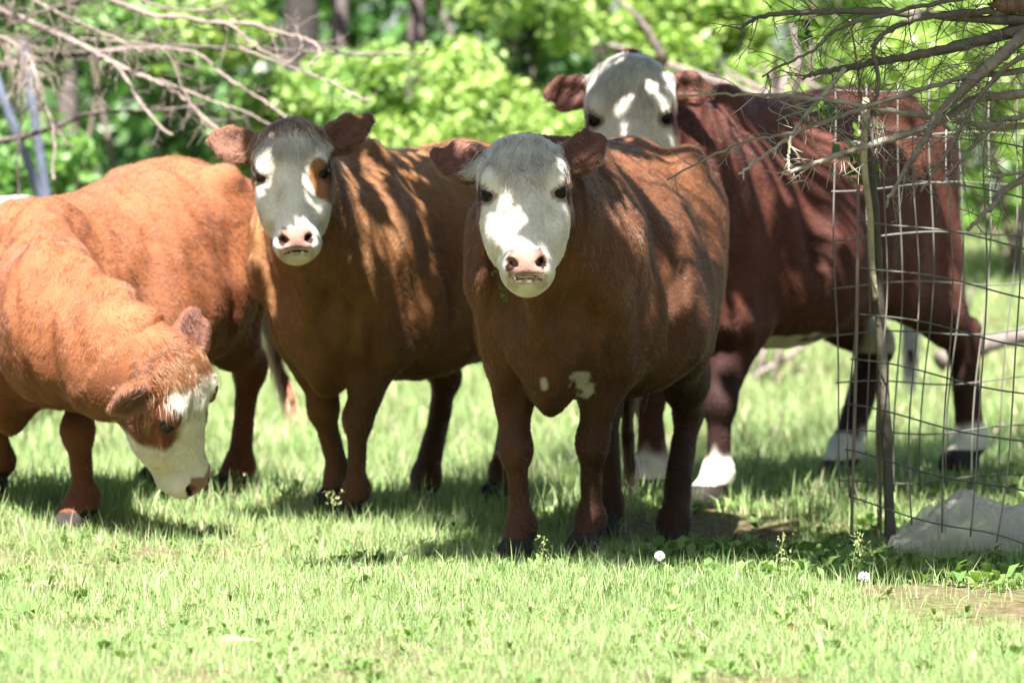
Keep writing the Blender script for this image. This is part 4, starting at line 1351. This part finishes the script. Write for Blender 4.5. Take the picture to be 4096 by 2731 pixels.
# gaps in the foliage: the sun comes through here and falls on (two points, half width) measured in the photograph at 2352 px
GAPS = [(1400, 350, 1560, 430, 42), (1480, 430, 1560, 490, 30), (1330, 470, 1360, 620, 24), (1360, 600, 1420, 760, 26), (1480, 550, 1495, 650, 17), (1560, 500, 1600, 680, 20),
        (1430, 480, 1470, 560, 13), (1390, 470, 1440, 540, 13), (1520, 610, 1545, 720, 17), (1610, 440, 1645, 560, 16), (1380, 700, 1420, 800, 18), (1120, 540, 1100, 640, 17), (1095, 700, 1115, 780, 13),
        (1160, 450, 1170, 520, 24), (1195, 560, 1212, 600, 18), (1210, 480, 1212, 500, 10), (1140, 560, 1150, 590, 8), (1340, 1150, 1352, 1250, 15), (1440, 640, 1460, 720, 12), (1500, 380, 1620, 420, 16),
        (606, 360, 598, 430, 15), (700, 358, 701, 362, 8), (680, 402, 718, 402, 5), (682, 510, 688, 550, 14), (660, 555, 661, 570, 5), (722, 560, 724, 575, 5), (738, 345, 738, 365, 5), (690, 444, 691, 450, 4), (635, 300, 620, 315, 8),
        (800, 400, 835, 520, 26), (840, 370, 900, 480, 20), (890, 560, 945, 700, 20), (770, 420, 790, 560, 12), (920, 650, 935, 770, 15), (900, 480, 955, 640, 20), (965, 470, 1000, 620, 12), (1000, 325, 1110, 335, 22), (830, 545, 850, 640, 14),
        (622, 610, 625, 710, 20), (790, 1140, 795, 1165, 13), (530, 340, 560, 370, 22),
        (1400, 255, 1440, 240, 17), (1488, 200, 1500, 215, 18), (1440, 290, 1445, 320, 12), (1585, 290, 1625, 440, 30), (1650, 270, 1690, 360, 15), (1700, 285, 1800, 400, 24), (1880, 370, 1950, 480, 24), (1878, 440, 1900, 590, 16), (1930, 470, 1960, 540, 17),
        (2180, 470, 2200, 700, 9), (1605, 1050, 1600, 1100, 18), (1740, 330, 1760, 420, 10), (1600, 190, 1640, 190, 12)]
GAPS = [(a_, b_, c_, d_, r_ * (2.0 if a_ > 1540 and b_ < 800 else 1.6 if a_ > 1300 and b_ > 330 else 1.25 if a_ > 750 and a_ < 1010 else 1.1)) for a_, b_, c_, d_, r_ in GAPS]
GAPS += [(1638, 274, 1730, 362, 38), (1705, 282, 1768, 340, 32), (1800, 330, 1851, 358, 40), (1875, 312, 1951, 381, 55), (1920, 381, 1943, 449, 42), (1860, 449, 1897, 564, 34), (1608, 274, 1631, 420, 40), (1560, 320, 1575, 400, 20), (1545, 350, 1580, 420, 20), (1420, 420, 1460, 500, 16), (1590, 560, 1600, 640, 14)]
from mathutils import Vector as Vec
def on_cow(x, y):
    p0 = np.array((0, 0, CAM_H)); d_ = unit(W(x, y, 10.0) - p0); best = None
    for b_ in BODIES:
        loc_, nrm_, ix_, ds_ = b_.ray_cast(Vec(p0), Vec(d_), 40)
        if loc_ is not None and (best is None or ds_ < best[1]): best = (np.array(loc_), ds_)
    return None if best is None else best[0]
sn = np.array(SUN)
def off_sun(p): p = np.asarray(p); return p - np.outer(p @ sn, sn).reshape(p.shape) if p.ndim > 1 else p - (p @ sn) * sn
Ps = off_sun(P)
keep = np.ones(len(P), bool)
for x0, y0, x1, y1, r_ in GAPS:
    for t in np.linspace(0, 1, 5):
        q = on_cow((x0 + (x1 - x0) * t) * 1024 / 2352, (y0 + (y1 - y0) * t) * 1024 / 2352)
        if q is None: continue
        rad = r_ * 1024 / 2352 * q[1] / F_PX + .012
        keep &= np.linalg.norm(Ps - off_sun(q), axis=1) > rad
# the grazing cow and the near turf stand in the open
OPEN = []
for x, y in ((40, 200), (80, 190), (120, 178), (160, 180), (200, 190), (235, 215), (20, 250), (60, 260), (100, 310), (140, 340), (60, 340), (20, 330), (175, 380), (185, 420), (185, 460), (110, 250), (150, 230), (225, 330), (235, 370), (70, 300), (40, 390), (110, 360), (130, 400), (150, 300), (200, 240), (175, 220), (75, 480), (78, 510)):
    q = on_cow(x, y)
    if q is not None:
        dist_ = np.linalg.norm(Ps - off_sun(q), axis=1)
        keep &= dist_ > .24; OPEN.append(off_sun(q))
P = P[keep]
v_, t_, c_ = leaf_quads(P, .10 * rng.uniform(.7, 1.3, len(P)), leaf_tint(len(P), MG, YG2, P), flat=.9)
base_rt = np.array(RT.location)
o = mesh_obj('crown', v_ - base_rt, t_, M['leaf'], RT, c_)
# boughs from the trunk to the leaf clumps
mbb = MB()
cents = np.array([q.mean(0) for q in crown_pts])
top_ = base_rt + np.array((0, 0, 4.6))
hubs = [np.array(c_) for c_ in ((.9, 11.9, 4.7), (-.5, 11.4, 4.6), (.3, 10.6, 4.5), (.4, 13.0, 5.0), (-1.7, 12.0, 4.8), (1.2, 10.4, 4.4), (-1.9, 10.8, 4.5))]
for i, hb in enumerate(hubs[:4] + hubs[5:6]):
    z0 = base_rt + np.array((0, 0, 3.6 + .25 * i))
    s_ = spline([z0, (z0 + hb) / 2 + np.array((0, 0, .25)), hb], 12)
    mbb.tube(s_, np.linspace(.06, .018, 12), 8, (.15, .12, .10))
OPEN = np.array(OPEN)
for c_ in cents:
    hb = min(hubs, key=lambda q: np.linalg.norm(q - c_))
    mid = (hb + c_) / 2 + rng.normal(0, .05, 3)
    tr_ = off_sun(spline([hb, mid, c_], 12))
    if np.linalg.norm(tr_[:, None] - OPEN[None], axis=2).min() < .22: continue
    mbb.tube(spline([hb, mid, c_], 5), np.linspace(.012, .004, 5), 5, (.17, .14, .11))
ob = mbb.build('bough', M['bark'], RT); ob.location = -base_rt

rng = np.random.default_rng(42)
# ------------------------------------------------------------------ wire cage with its stakes
M['wire'] = mat_tint('wire', rough=.5, spec=.5, bump=.1, bscale=200)
M['steel'] = mat_tint('steel_post', rough=.6, spec=.4, bump=.3, bscale=60, var=.3)
cage_at = W(866, 480, 13.25)
CG = empty('wire_cage', (cage_at[0], cage_at[1], float(ground_z(np.array([cage_at[0]]), np.array([cage_at[1]]))[0])))
tag(CG, 'rusty wire mesh cage on thin stakes in front of the dark cow', 'fence')
def c4(x, y): return ((2600 + x / 1.307) / 4, (1000 + y / 1.307) / 4)


def wire_panel(corners, nu, nv, wob, seed, r=.0029):
    """corners: world points TL, TR, BL, BR; wires bow a little."""
    TL, TR, BL, BR = [np.asarray(c_) for c_ in corners]
    rs = np.random.default_rng(seed)
    mb = MB()
    nrm = unit(np.cross(TR - TL, BL - TL))
    def pt(u, v):
        p = (1 - v) * ((1 - u) * TL + u * TR) + v * ((1 - u) * BL + u * BR)
        b = wob * (math.sin(u * 5.1 + v * 2.3 + seed) + .6 * math.sin(v * 6.3 - u * 3 + seed * 2))
        return p + nrm * b + (TR - TL) * .010 * math.sin(v * 9 + u * 4 + seed) + (BL - TL) * .008 * math.sin(u * 8 + v * 5)
    for j in range(nv + 1):
        v = j / nv
        mb.tube([pt(u, v) for u in np.linspace(-.01, 1.01, 26)], r, 5, np.array((.11, .11, .095)) * rs.uniform(.8, 1.5))
    for i in range(nu + 1):
        u = i / nu
        mb.tube([pt(u, v) for v in np.linspace(-.02, 1.02, 22)], r, 5, np.array((.12, .115, .10)) * rs.uniform(.8, 1.8))
    o = mb.build('mesh_panel', M['wire'], CG); o.location = -np.array(CG.location)
    return o


wire_panel((W(859, 123, 13.3), W(1096, 160, 12.35), W(857, 499, 13.3), W(1056, 553, 12.2)), 7, 8, .022, 3)
wire_panel((W(836, 90, 13.5), W(1080, 82, 13.95), W(838, 482, 13.5), W(1056, 476, 13.9)), 8, 8, .024, 8)


def stake(pts, r0, r1, col, mat, knots=True):
    mb = MB(); s_ = spline(pts, 30)
    rad = np.linspace(r0, r1, 30)
    if knots: rad = rad * (1 + .22 * (np.arange(30) % 4 == 0))
    mb.tube(s_, rad, 8, col)
    if knots:
        for k in range(5, 29, 4):
            mb.tube([s_[k], s_[k] + np.array((-.012, -.016, .004))], [.006, .003], 5, col)
    o = mb.build('stake', mat, CG); o.location = -np.array(CG.location); return o


stake([W(864, 104, 13.25), W(872, 180, 13.27), W(877, 250, 13.28), W(881, 330, 13.3), W(886, 420, 13.3), W(891, 560, 13.3)], .015, .018, np.array((.085, .075, .06)), M['steel'])
o = stake([W(866, 98, 13.2), W(864, 160, 13.2), W(870, 215, 13.22), W(872, 262, 13.25), W(876, 300, 13.26)], .012, .010, np.array((.42, .37, .27)), M['bark'], False)
o['label'] = 'pale stripped wooden stake'
stake([W(859, 130, 13.28), W(857, 300, 13.28), W(855, 400, 13.28), W(851, 545, 13.28)], .006, .006, np.array((.22, .17, .14)), M['wire'], False)
# young sapling growing inside the cage
sp = W(880, 500, 13.65); SPL = empty('sapling', (sp[0], sp[1], float(ground_z(np.array([sp[0]]), np.array([sp[1]]))[0])))
tag(SPL, 'thin green-leaved sapling growing inside the wire cage', 'sapling')
mb = MB(); base = np.array(SPL.location)
st_ = spline([base + (0, 0, -.05), W(878, 330, 13.6), W(872, 190, 13.5), W(858, 70, 13.3), W(850, 20, 13.2)], 26) - base
mb.tube(st_, np.linspace(.009, .003, 26), 6, (.16, .14, .08)); mb.build('stem', M['bark'], SPL)
PL = np.concatenate([ball_points(16, W(*q) - base, (.06, .06, .05), .1) for q in ((826, 112, 13.2), (868, 128, 13.3), (850, 150, 13.3), (812, 34, 13.2), (864, 172, 13.3))])
v_, t_, c_ = leaf_quads(PL, .05 * rng.uniform(.6, 1.5, len(PL)), leaf_tint(len(PL), (.06, .13, .02), (.12, .2, .03)))
mesh_obj('foliage', v_, t_, M['leaf'], SPL, c_)

# ------------------------------------------------------------------ crumpled plastic sheet
def plastic():
    m, nt, o = new_mat('plastic_film')
    N, L = nt.nodes, nt.links
    p = N.new('ShaderNodeBsdfPrincipled'); p.inputs['Base Color'].default_value = (.72, .69, .62, 1); p.inputs['Roughness'].default_value = .3
    t = N.new('ShaderNodeBsdfTranslucent'); t.inputs['Color'].default_value = (.75, .71, .62, 1)
    ms = N.new('ShaderNodeMixShader'); ms.inputs[0].default_value = .45
    tr = N.new('ShaderNodeBsdfTransparent'); ms2 = N.new('ShaderNodeMixShader'); ms2.inputs[0].default_value = .38
    tc = N.new('ShaderNodeTexCoord'); nz = N.new('ShaderNodeTexNoise'); nz.inputs['Scale'].default_value = 22; nz.inputs['Detail'].default_value = 7; nz.inputs['Distortion'].default_value = 1.5
    bp = N.new('ShaderNodeBump'); bp.inputs['Strength'].default_value = .5; bp.inputs['Distance'].default_value = .02
    L.new(tc.outputs['Object'], nz.inputs['Vector']); L.new(nz.outputs['Fac'], bp.inputs['Height']); L.new(bp.outputs[0], p.inputs['Normal'])
    L.new(p.outputs[0], ms.inputs[1]); L.new(t.outputs[0], ms.inputs[2]); L.new(ms.outputs[0], ms2.inputs[1]); L.new(tr.outputs[0], ms2.inputs[2])
    L.new(ms2.outputs[0], o.inputs['Surface'])
    return m


M['film'] = plastic()
pc = W(978, 516, 13.15)
pz = float(ground_z(np.array([pc[0]]), np.array([pc[1]]))[0])
U, Vv = np.meshgrid(np.linspace(-1, 1, 170), np.linspace(-1, 1, 110))
X = U * .30; Y = Vv * .26
rr_ = np.sqrt((U / 1.0) ** 2 + (Vv / 1.0) ** 2)
Pn = np.stack([X.ravel(), Y.ravel()], 1)
prof = np.interp(U, [-1, -.85, -.6, -.35, -.2, -.1, .02, .12, .3, .5, .7, .85, 1], [.004, .045, .11, .155, .185, .20, .195, .175, .16, .165, .18, .18, .16])
env = prof * np.clip(1 - np.abs(Vv + .05) ** 3.0, 0, 1)
fold = lambda sc, sd: np.abs(vnoise(Pn * np.array((1, 1.3)) + .06 * np.stack([vnoise(Pn, .11, sd + 7), vnoise(Pn, .11, sd + 8)], 1), sc, sd))
H_ = .85 * env.ravel() * (1 + .25 * vnoise(Pn, .09, 96)) - .085 * (fold(.11, 91) - .3) - .060 * (fold(.048, 92) - .3) - .030 * (fold(.022, 93) - .3)
edge = np.clip((1.02 - np.maximum(np.abs(U), np.abs(Vv))) / .18, 0, 1).ravel()
Z = .012 + np.maximum(H_, 0) * edge
jx = .03 * vnoise(Pn, .08, 94); jy = .03 * vnoise(Pn, .08, 95)
n_ = U.shape[1]; i = (np.arange(U.shape[0] - 1)[:, None] * n_ + np.arange(n_ - 1)[None]).ravel()
vv = np.stack([X.ravel() + jx, Y.ravel() + jy, Z], 1)
o = mesh_obj('plastic_sheet', vv, np.stack([i, i + 1, i + n_ + 1, i + n_], 1), M['film'])
o.location = (pc[0], pc[1], pz)
tag(o, 'crumpled pale plastic sheet lying in the weeds by the wire cage', 'plastic sheet')

# ------------------------------------------------------------------ small things in the grass
def gpoint(px, py):
    d = CAM_H * F_PX / (py - 205.0)
    for _ in range(4):
        p = W(px, py, d); d = (CAM_H - float(ground_z(np.array([p[0]]), np.array([d]))[0])) * F_PX / (py - 205.0)
    p = W(px, py, d); p[2] = float(ground_z(np.array([p[0]]), np.array([p[1]]))[0])
    return p


def seed_stalk(px, base_y, top_y, label, lean=0.0, head=.09, col=(.22, .27, .10)):
    b = gpoint(px, base_y)
    hgt = (base_y - top_y) * b[1] / F_PX
    root = empty('grass_stalk', b); tag(root, label, 'grass stalk', 'tall seeding grass stalks')
    mb = MB()
    s_ = spline([(0, 0, -.02), (lean * .3, 0, hgt * .5), (lean, .01, hgt)], 14)
    mb.tube(s_, np.linspace(.0016, .0009, 14), 5, col)
    for k in range(2):
        a = rng.uniform(0, 6.28); L_ = hgt * .5
        e = np.array((math.cos(a) * L_ * .5, math.sin(a) * L_ * .5, hgt * .45))
        mb.tube(spline([(0, 0, 0), e * (.4, .4, .75), e], 6), np.linspace(.002, .0006, 6), 4, (.12, .19, .04))
    mb.build('stem', M['grass'], root)
    P_, T_ = [], []
    tl = np.array(s_[-1])
    for k in range(46):
        u = rng.random(); p = tl + np.array((rng.normal(0, .010 + .006 * (1 - u)), rng.normal(0, .010), -u * head))
        P_.append(p)
    P_ = np.array(P_)
    v_, t_, c_ = leaf_quads(P_, .011 * rng.uniform(.7, 1.4, len(P_)), leaf_tint(len(P_), (.25, .30, .12), (.36, .40, .20)), flat=0, aspect=.5)
    mesh_obj('seed_head', v_, t_, M['grass'], root, c_)


seed_stalk(541, 590, 536, 'seeding grass stalk standing straight below the dandelion clock that leans by the front cow', .01)
seed_stalk(780, 588, 532, 'green seeding grass stalk standing alone in front of the weeds', .01)
seed_stalk(850, 590, 532, 'green seeding grass stalk bent to the right, near the white dandelion clock', .03)
seed_stalk(503, 530, 452, 'pale dry broken stalk between the tan cow and the front cow', .0, .02, (.45, .42, .22))
seed_stalk(232, 500, 470, 'loose seeding grass tuft before the hind foot of the grazing cow', .02, .06)
seed_stalk(333, 530, 490, 'small seeding stalk before the front feet of the tan cow', .0, .05)
seed_stalk(257, 570, 541, 'small pale-tipped stalk in the middle of the grass at left', .01, .03, (.4, .42, .3))


def clock(px, base_y, top_y, label, lean):
    b = gpoint(px, base_y); hgt = (base_y - top_y) * b[1] / F_PX
    root = empty('dandelion_clock', b); tag(root, label, 'dandelion', 'white dandelion seed heads')
    mb = MB(); s_ = spline([(0, 0, -.02), (lean * .2, 0, hgt * .6), (lean, 0, hgt)], 10)
    mb.tube(s_, .0018, 5, (.24, .27, .12)); mb.build('stem', M['grass'], root)
    d = rng.normal(0, 1, (220, 3)); d /= np.linalg.norm(d, axis=1)[:, None]
    m2 = MB(); m2.tube([s_[-1] - (0, 0, .003), s_[-1] + (0, 0, .003)], .0035, 6, (.5, .45, .35))
    for q in d: m2.tube([s_[-1], s_[-1] + q * .016], [.0003, .0009], 3, (.80, .79, .76), False)
    m2.build('seed_head', M['fur'], root)


clock(862, 617, 577, 'round white dandelion clock on a short upright stem', .005)
clock(668, 585, 556, 'small white dandelion clock leaning left below the front cow hind foot', -.025)


def clod(px, py, label, n, size, name='dung_pat', cat='dung', col=(.19, .135, .10)):
    b = gpoint(px, py)
    root = empty(name, b); tag(root, label, cat)
    f_ = Field()
    for k in range(n):
        f_.ell((rng.normal(0, size * .9), rng.normal(0, size * .6), size * .2), np.array((1, .8, .55)) * size * rng.uniform(.6, 1.1), None, size * .4)
    V_, F_ = f_.mesh(.008)
    N_ = vert_normals(V_, F_)
    V_ = V_ + N_ * (.35 * size * fbm(V_, size * .8, 15)[:, None] + .10 * size * vnoise(V_, size * .25, 16)[:, None])
    t_ = np.asarray(col) * (1 + .3 * vnoise(V_, .02, 17))[:, None]
    mesh_obj('lump', V_, F_, M['bark'], root, t_)


clod(44, 590, 'brown lump of dried dung nearest the left edge', 5, .035)
clod(68, 588, 'paler crumbly dung lump beside the bigger one at left', 4, .028, col=(.25, .19, .14))
clod(232, 646, 'flat tan dung crust in the near grass', 6, .032, col=(.30, .23, .15))


def leaf_on_ground(px, py, label, size, col):
    b = gpoint(px, py)
    s_ = np.linspace(-1, 1, 9)
    mb = MB(); rows = []
    for u in s_:
        w = (1 - abs(u) ** 1.8) * .38 * size + .001
        rows.append([(u * size * .5, -w, .02 + .25 * size * u * u + .15 * w), (u * size * .5, 0, .02 + .25 * size * u * u), (u * size * .5, w, .02 + .25 * size * u * u + .15 * w)])
    v_ = np.array(rows).reshape(-1, 3)
    q = [(i * 3 + j, i * 3 + j + 1, i * 3 + j + 4, i * 3 + j + 3) for i in range(8) for j in range(2)]
    o = mesh_obj('dead_leaf', v_, np.array(q), M['leaf'], None, np.tile(np.asarray(col), (len(v_), 1)))
    o.location = b; o.rotation_euler = (rng.normal(0, .25), rng.normal(0, .25), rng.uniform(0, 6))
    tag(o, label, 'dead leaf', 'fallen leaves in the grass')


leaf_on_ground(705, 565, 'pale dead leaf in the shade under the tall weeds', .05, (.50, .40, .33))
leaf_on_ground(578, 578, 'curled whitish dead leaf in the grass below the front cow', .06, (.52, .46, .36))
leaf_on_ground(345, 625, 'straw-coloured dead leaf in the sunlit grass, left of centre', .06, (.45, .36, .22))
leaf_on_ground(792, 636, 'brown curled dead leaf in the sunny grass under the dandelion clock', .05, (.28, .17, .10))
leaf_on_ground(838, 543, 'pinkish dead leaf in the weeds before the plastic sheet', .06, (.50, .36, .28))

# ------------------------------------------------------------------ things at middle distance
b = W(14, 214, 21.5)
root = empty('boulder', (b[0], 21.5, float(ground_z(np.array([b[0]]), np.array([21.5]))[0]))); tag(root, 'big pale sunlit boulder behind the back of the grazing cow', 'boulder')
f_ = Field(); hB = b[2] - root.location.z + .10
f_.ell((0, 0, hB * .45), (.48, .40, hB * .55), None, .1); f_.ell((-.4, .1, hB * .35), (.4, .4, hB * .45), None, .1)
V_, F_ = f_.mesh(.03); N_ = vert_normals(V_, F_)
V_ = V_ + N_ * (.05 * fbm(V_, .3, 18))[:, None]
mesh_obj('stone', V_, F_, mat_tint('pale_rock', rough=.9, base=(.62, .56, .53), bump=.4, bscale=12, var=.15), root)

M['pole'] = mat_tint('pole_paint', rough=.6, base=(.085, .10, .145), bump=.2, bscale=30, var=.2)
for (x0, y0, x1, y1, d_, lab) in ((4, 100, 44, 205, 20.5, 'leaning blue-grey pole further from the shrubs, at the left'), (32, 100, 48, 205, 20.8, 'steeper blue-grey pole close to its leaning neighbour')):
    P0_, P1_ = W(x0, y0, d_), W(x1, y1, d_)
    dd = (P1_ - P0_); gz = float(ground_z(np.array([P1_[0]]), np.array([d_]))[0])
    P2_ = P1_ + dd * ((P1_[2] - gz + .1) / -dd[2])
    P00 = P0_ - dd * .5
    o_ = np.array((P2_[0], P2_[1], gz))
    mb = MB(); mb.tube(np.linspace(0, 1, 8)[:, None] * (P2_ - P00) + P00 - o_, .024, 10, (1, 1, 1))
    mb.tube(np.array([P00 - o_ + (0, 0, .0), P00 - o_ + unit(P00 - P2_) * .03]), [.029, .029], 10, (1, 1, 1))
    o = mb.build('pole', M['pole']); o.location = o_
    tag(o, lab, 'pole', 'leaning poles behind the grazing cow')


def log(pts, r0, r1, label, col, name='fallen_log', br=4, seed=0):
    rs = np.random.default_rng(seed)
    P_ = np.array([W(*q) for q in pts]); s_ = spline(P_, 24)
    o_ = np.array((P_[0][0], P_[0][1], float(ground_z(np.array([P_[0][0]]), np.array([P_[0][1]]))[0])))
    mb = MB(); mb.tube(s_ - o_, np.linspace(r0, r1, 24) * (1 + .08 * rs.normal(0, 1, 24)), 10, col)
    root = empty(name, o_); tag(root, label, 'log')
    mb.build('trunk', M['bark'], root)
    for k in range(br):
        i = rs.integers(4, 22); e = s_[i] + np.array((rs.uniform(-.4, .4), rs.uniform(-.3, .3), rs.uniform(-.1, .45)))
        m2 = MB(); m2.tube(spline([s_[i], (s_[i] + e) / 2 + rs.normal(0, .04, 3), e], 7) - o_, np.linspace(r1 * .8, .006, 7), 6, col)
        m2.build('branch', M['bark'], root)


log([(940, 360, 20.5), (975, 347, 20.6), (1010, 338, 20.7), (1060, 330, 20.8)], .05, .04, 'grey fallen log lying in the grass beyond the wire cage', (.15, .13, .12), seed=3)
log([(610, 45, 22.5), (690, 72, 22.3), (770, 100, 22.2), (860, 118, 22.0), (960, 300, 21.6)], .018, .034, 'pale bare trunk leaning behind the dark cow head', (.17, .14, .13), 'leaning_trunk', 7, 4)
# brush pile of grey dead twigs behind the dark cow back
bp_ = W(740, 230, 23.0)
root = empty('brush_pile', (bp_[0], 23.0, float(ground_z(np.array([bp_[0]]), np.array([23.0]))[0]))); tag(root, 'tangled grey-pink heap of dead twigs behind the dark cow shoulder', 'brush pile')
mb = MB()
for k in range(80):
    a = np.array((rng.normal(0, .22), rng.normal(0, .2), rng.uniform(.6, 1.75))); d_ = unit(rng.normal(0, 1, 3) * (1, .6, .8) + (.9, 0, -.45))
    L_ = rng.uniform(.25, .7)
    mb.tube(spline([a - d_ * L_ / 2, a + rng.normal(0, .04, 3), a + d_ * L_ / 2], 6), np.linspace(.010, .004, 6), 5, np.array((.20, .16, .155)) * rng.uniform(.6, 1.3))
for k in range(12):
    a = np.array((rng.normal(0, .2), rng.normal(0, .2), -.05)); e = np.array((rng.normal(0, .3), rng.normal(0, .2), rng.uniform(.7, 1.7)))
    mb.tube(spline([a, (a + e) / 2 + rng.normal(0, .05, 3), e], 7), np.linspace(.018, .006, 7), 6, (.22, .18, .17))
mb.build('twig_heap', M['bark'], root)
# leaf scraps the front cow is chewing
cp = W(497, 283, 12.52)
PL = np.array([W(496, 272, 12.54), W(494, 270, 12.53), W(500, 285, 12.52), W(501, 290, 12.52), W(503, 296, 12.5), W(505, 299, 12.5)])
mb = MB(); mb.tube(spline([W(505, 280, 12.56), W(499, 283, 12.52), W(502, 290, 12.5), W(506, 299, 12.5)], 8) - cp, .0018, 4, (.12, .2, .05))
v_, t_, c_ = leaf_quads(np.repeat(PL, 4, 0) + rng.normal(0, .006, (24, 3)) - cp, .018, leaf_tint(24, (.10, .2, .04), (.18, .3, .07)))
mb.add(v_, None, t_, c_)
o = mb.build('grass_sprig', M['leaf']); o.location = cp; tag(o, 'green sprig hanging from the mouth of the front cow', 'sprig')
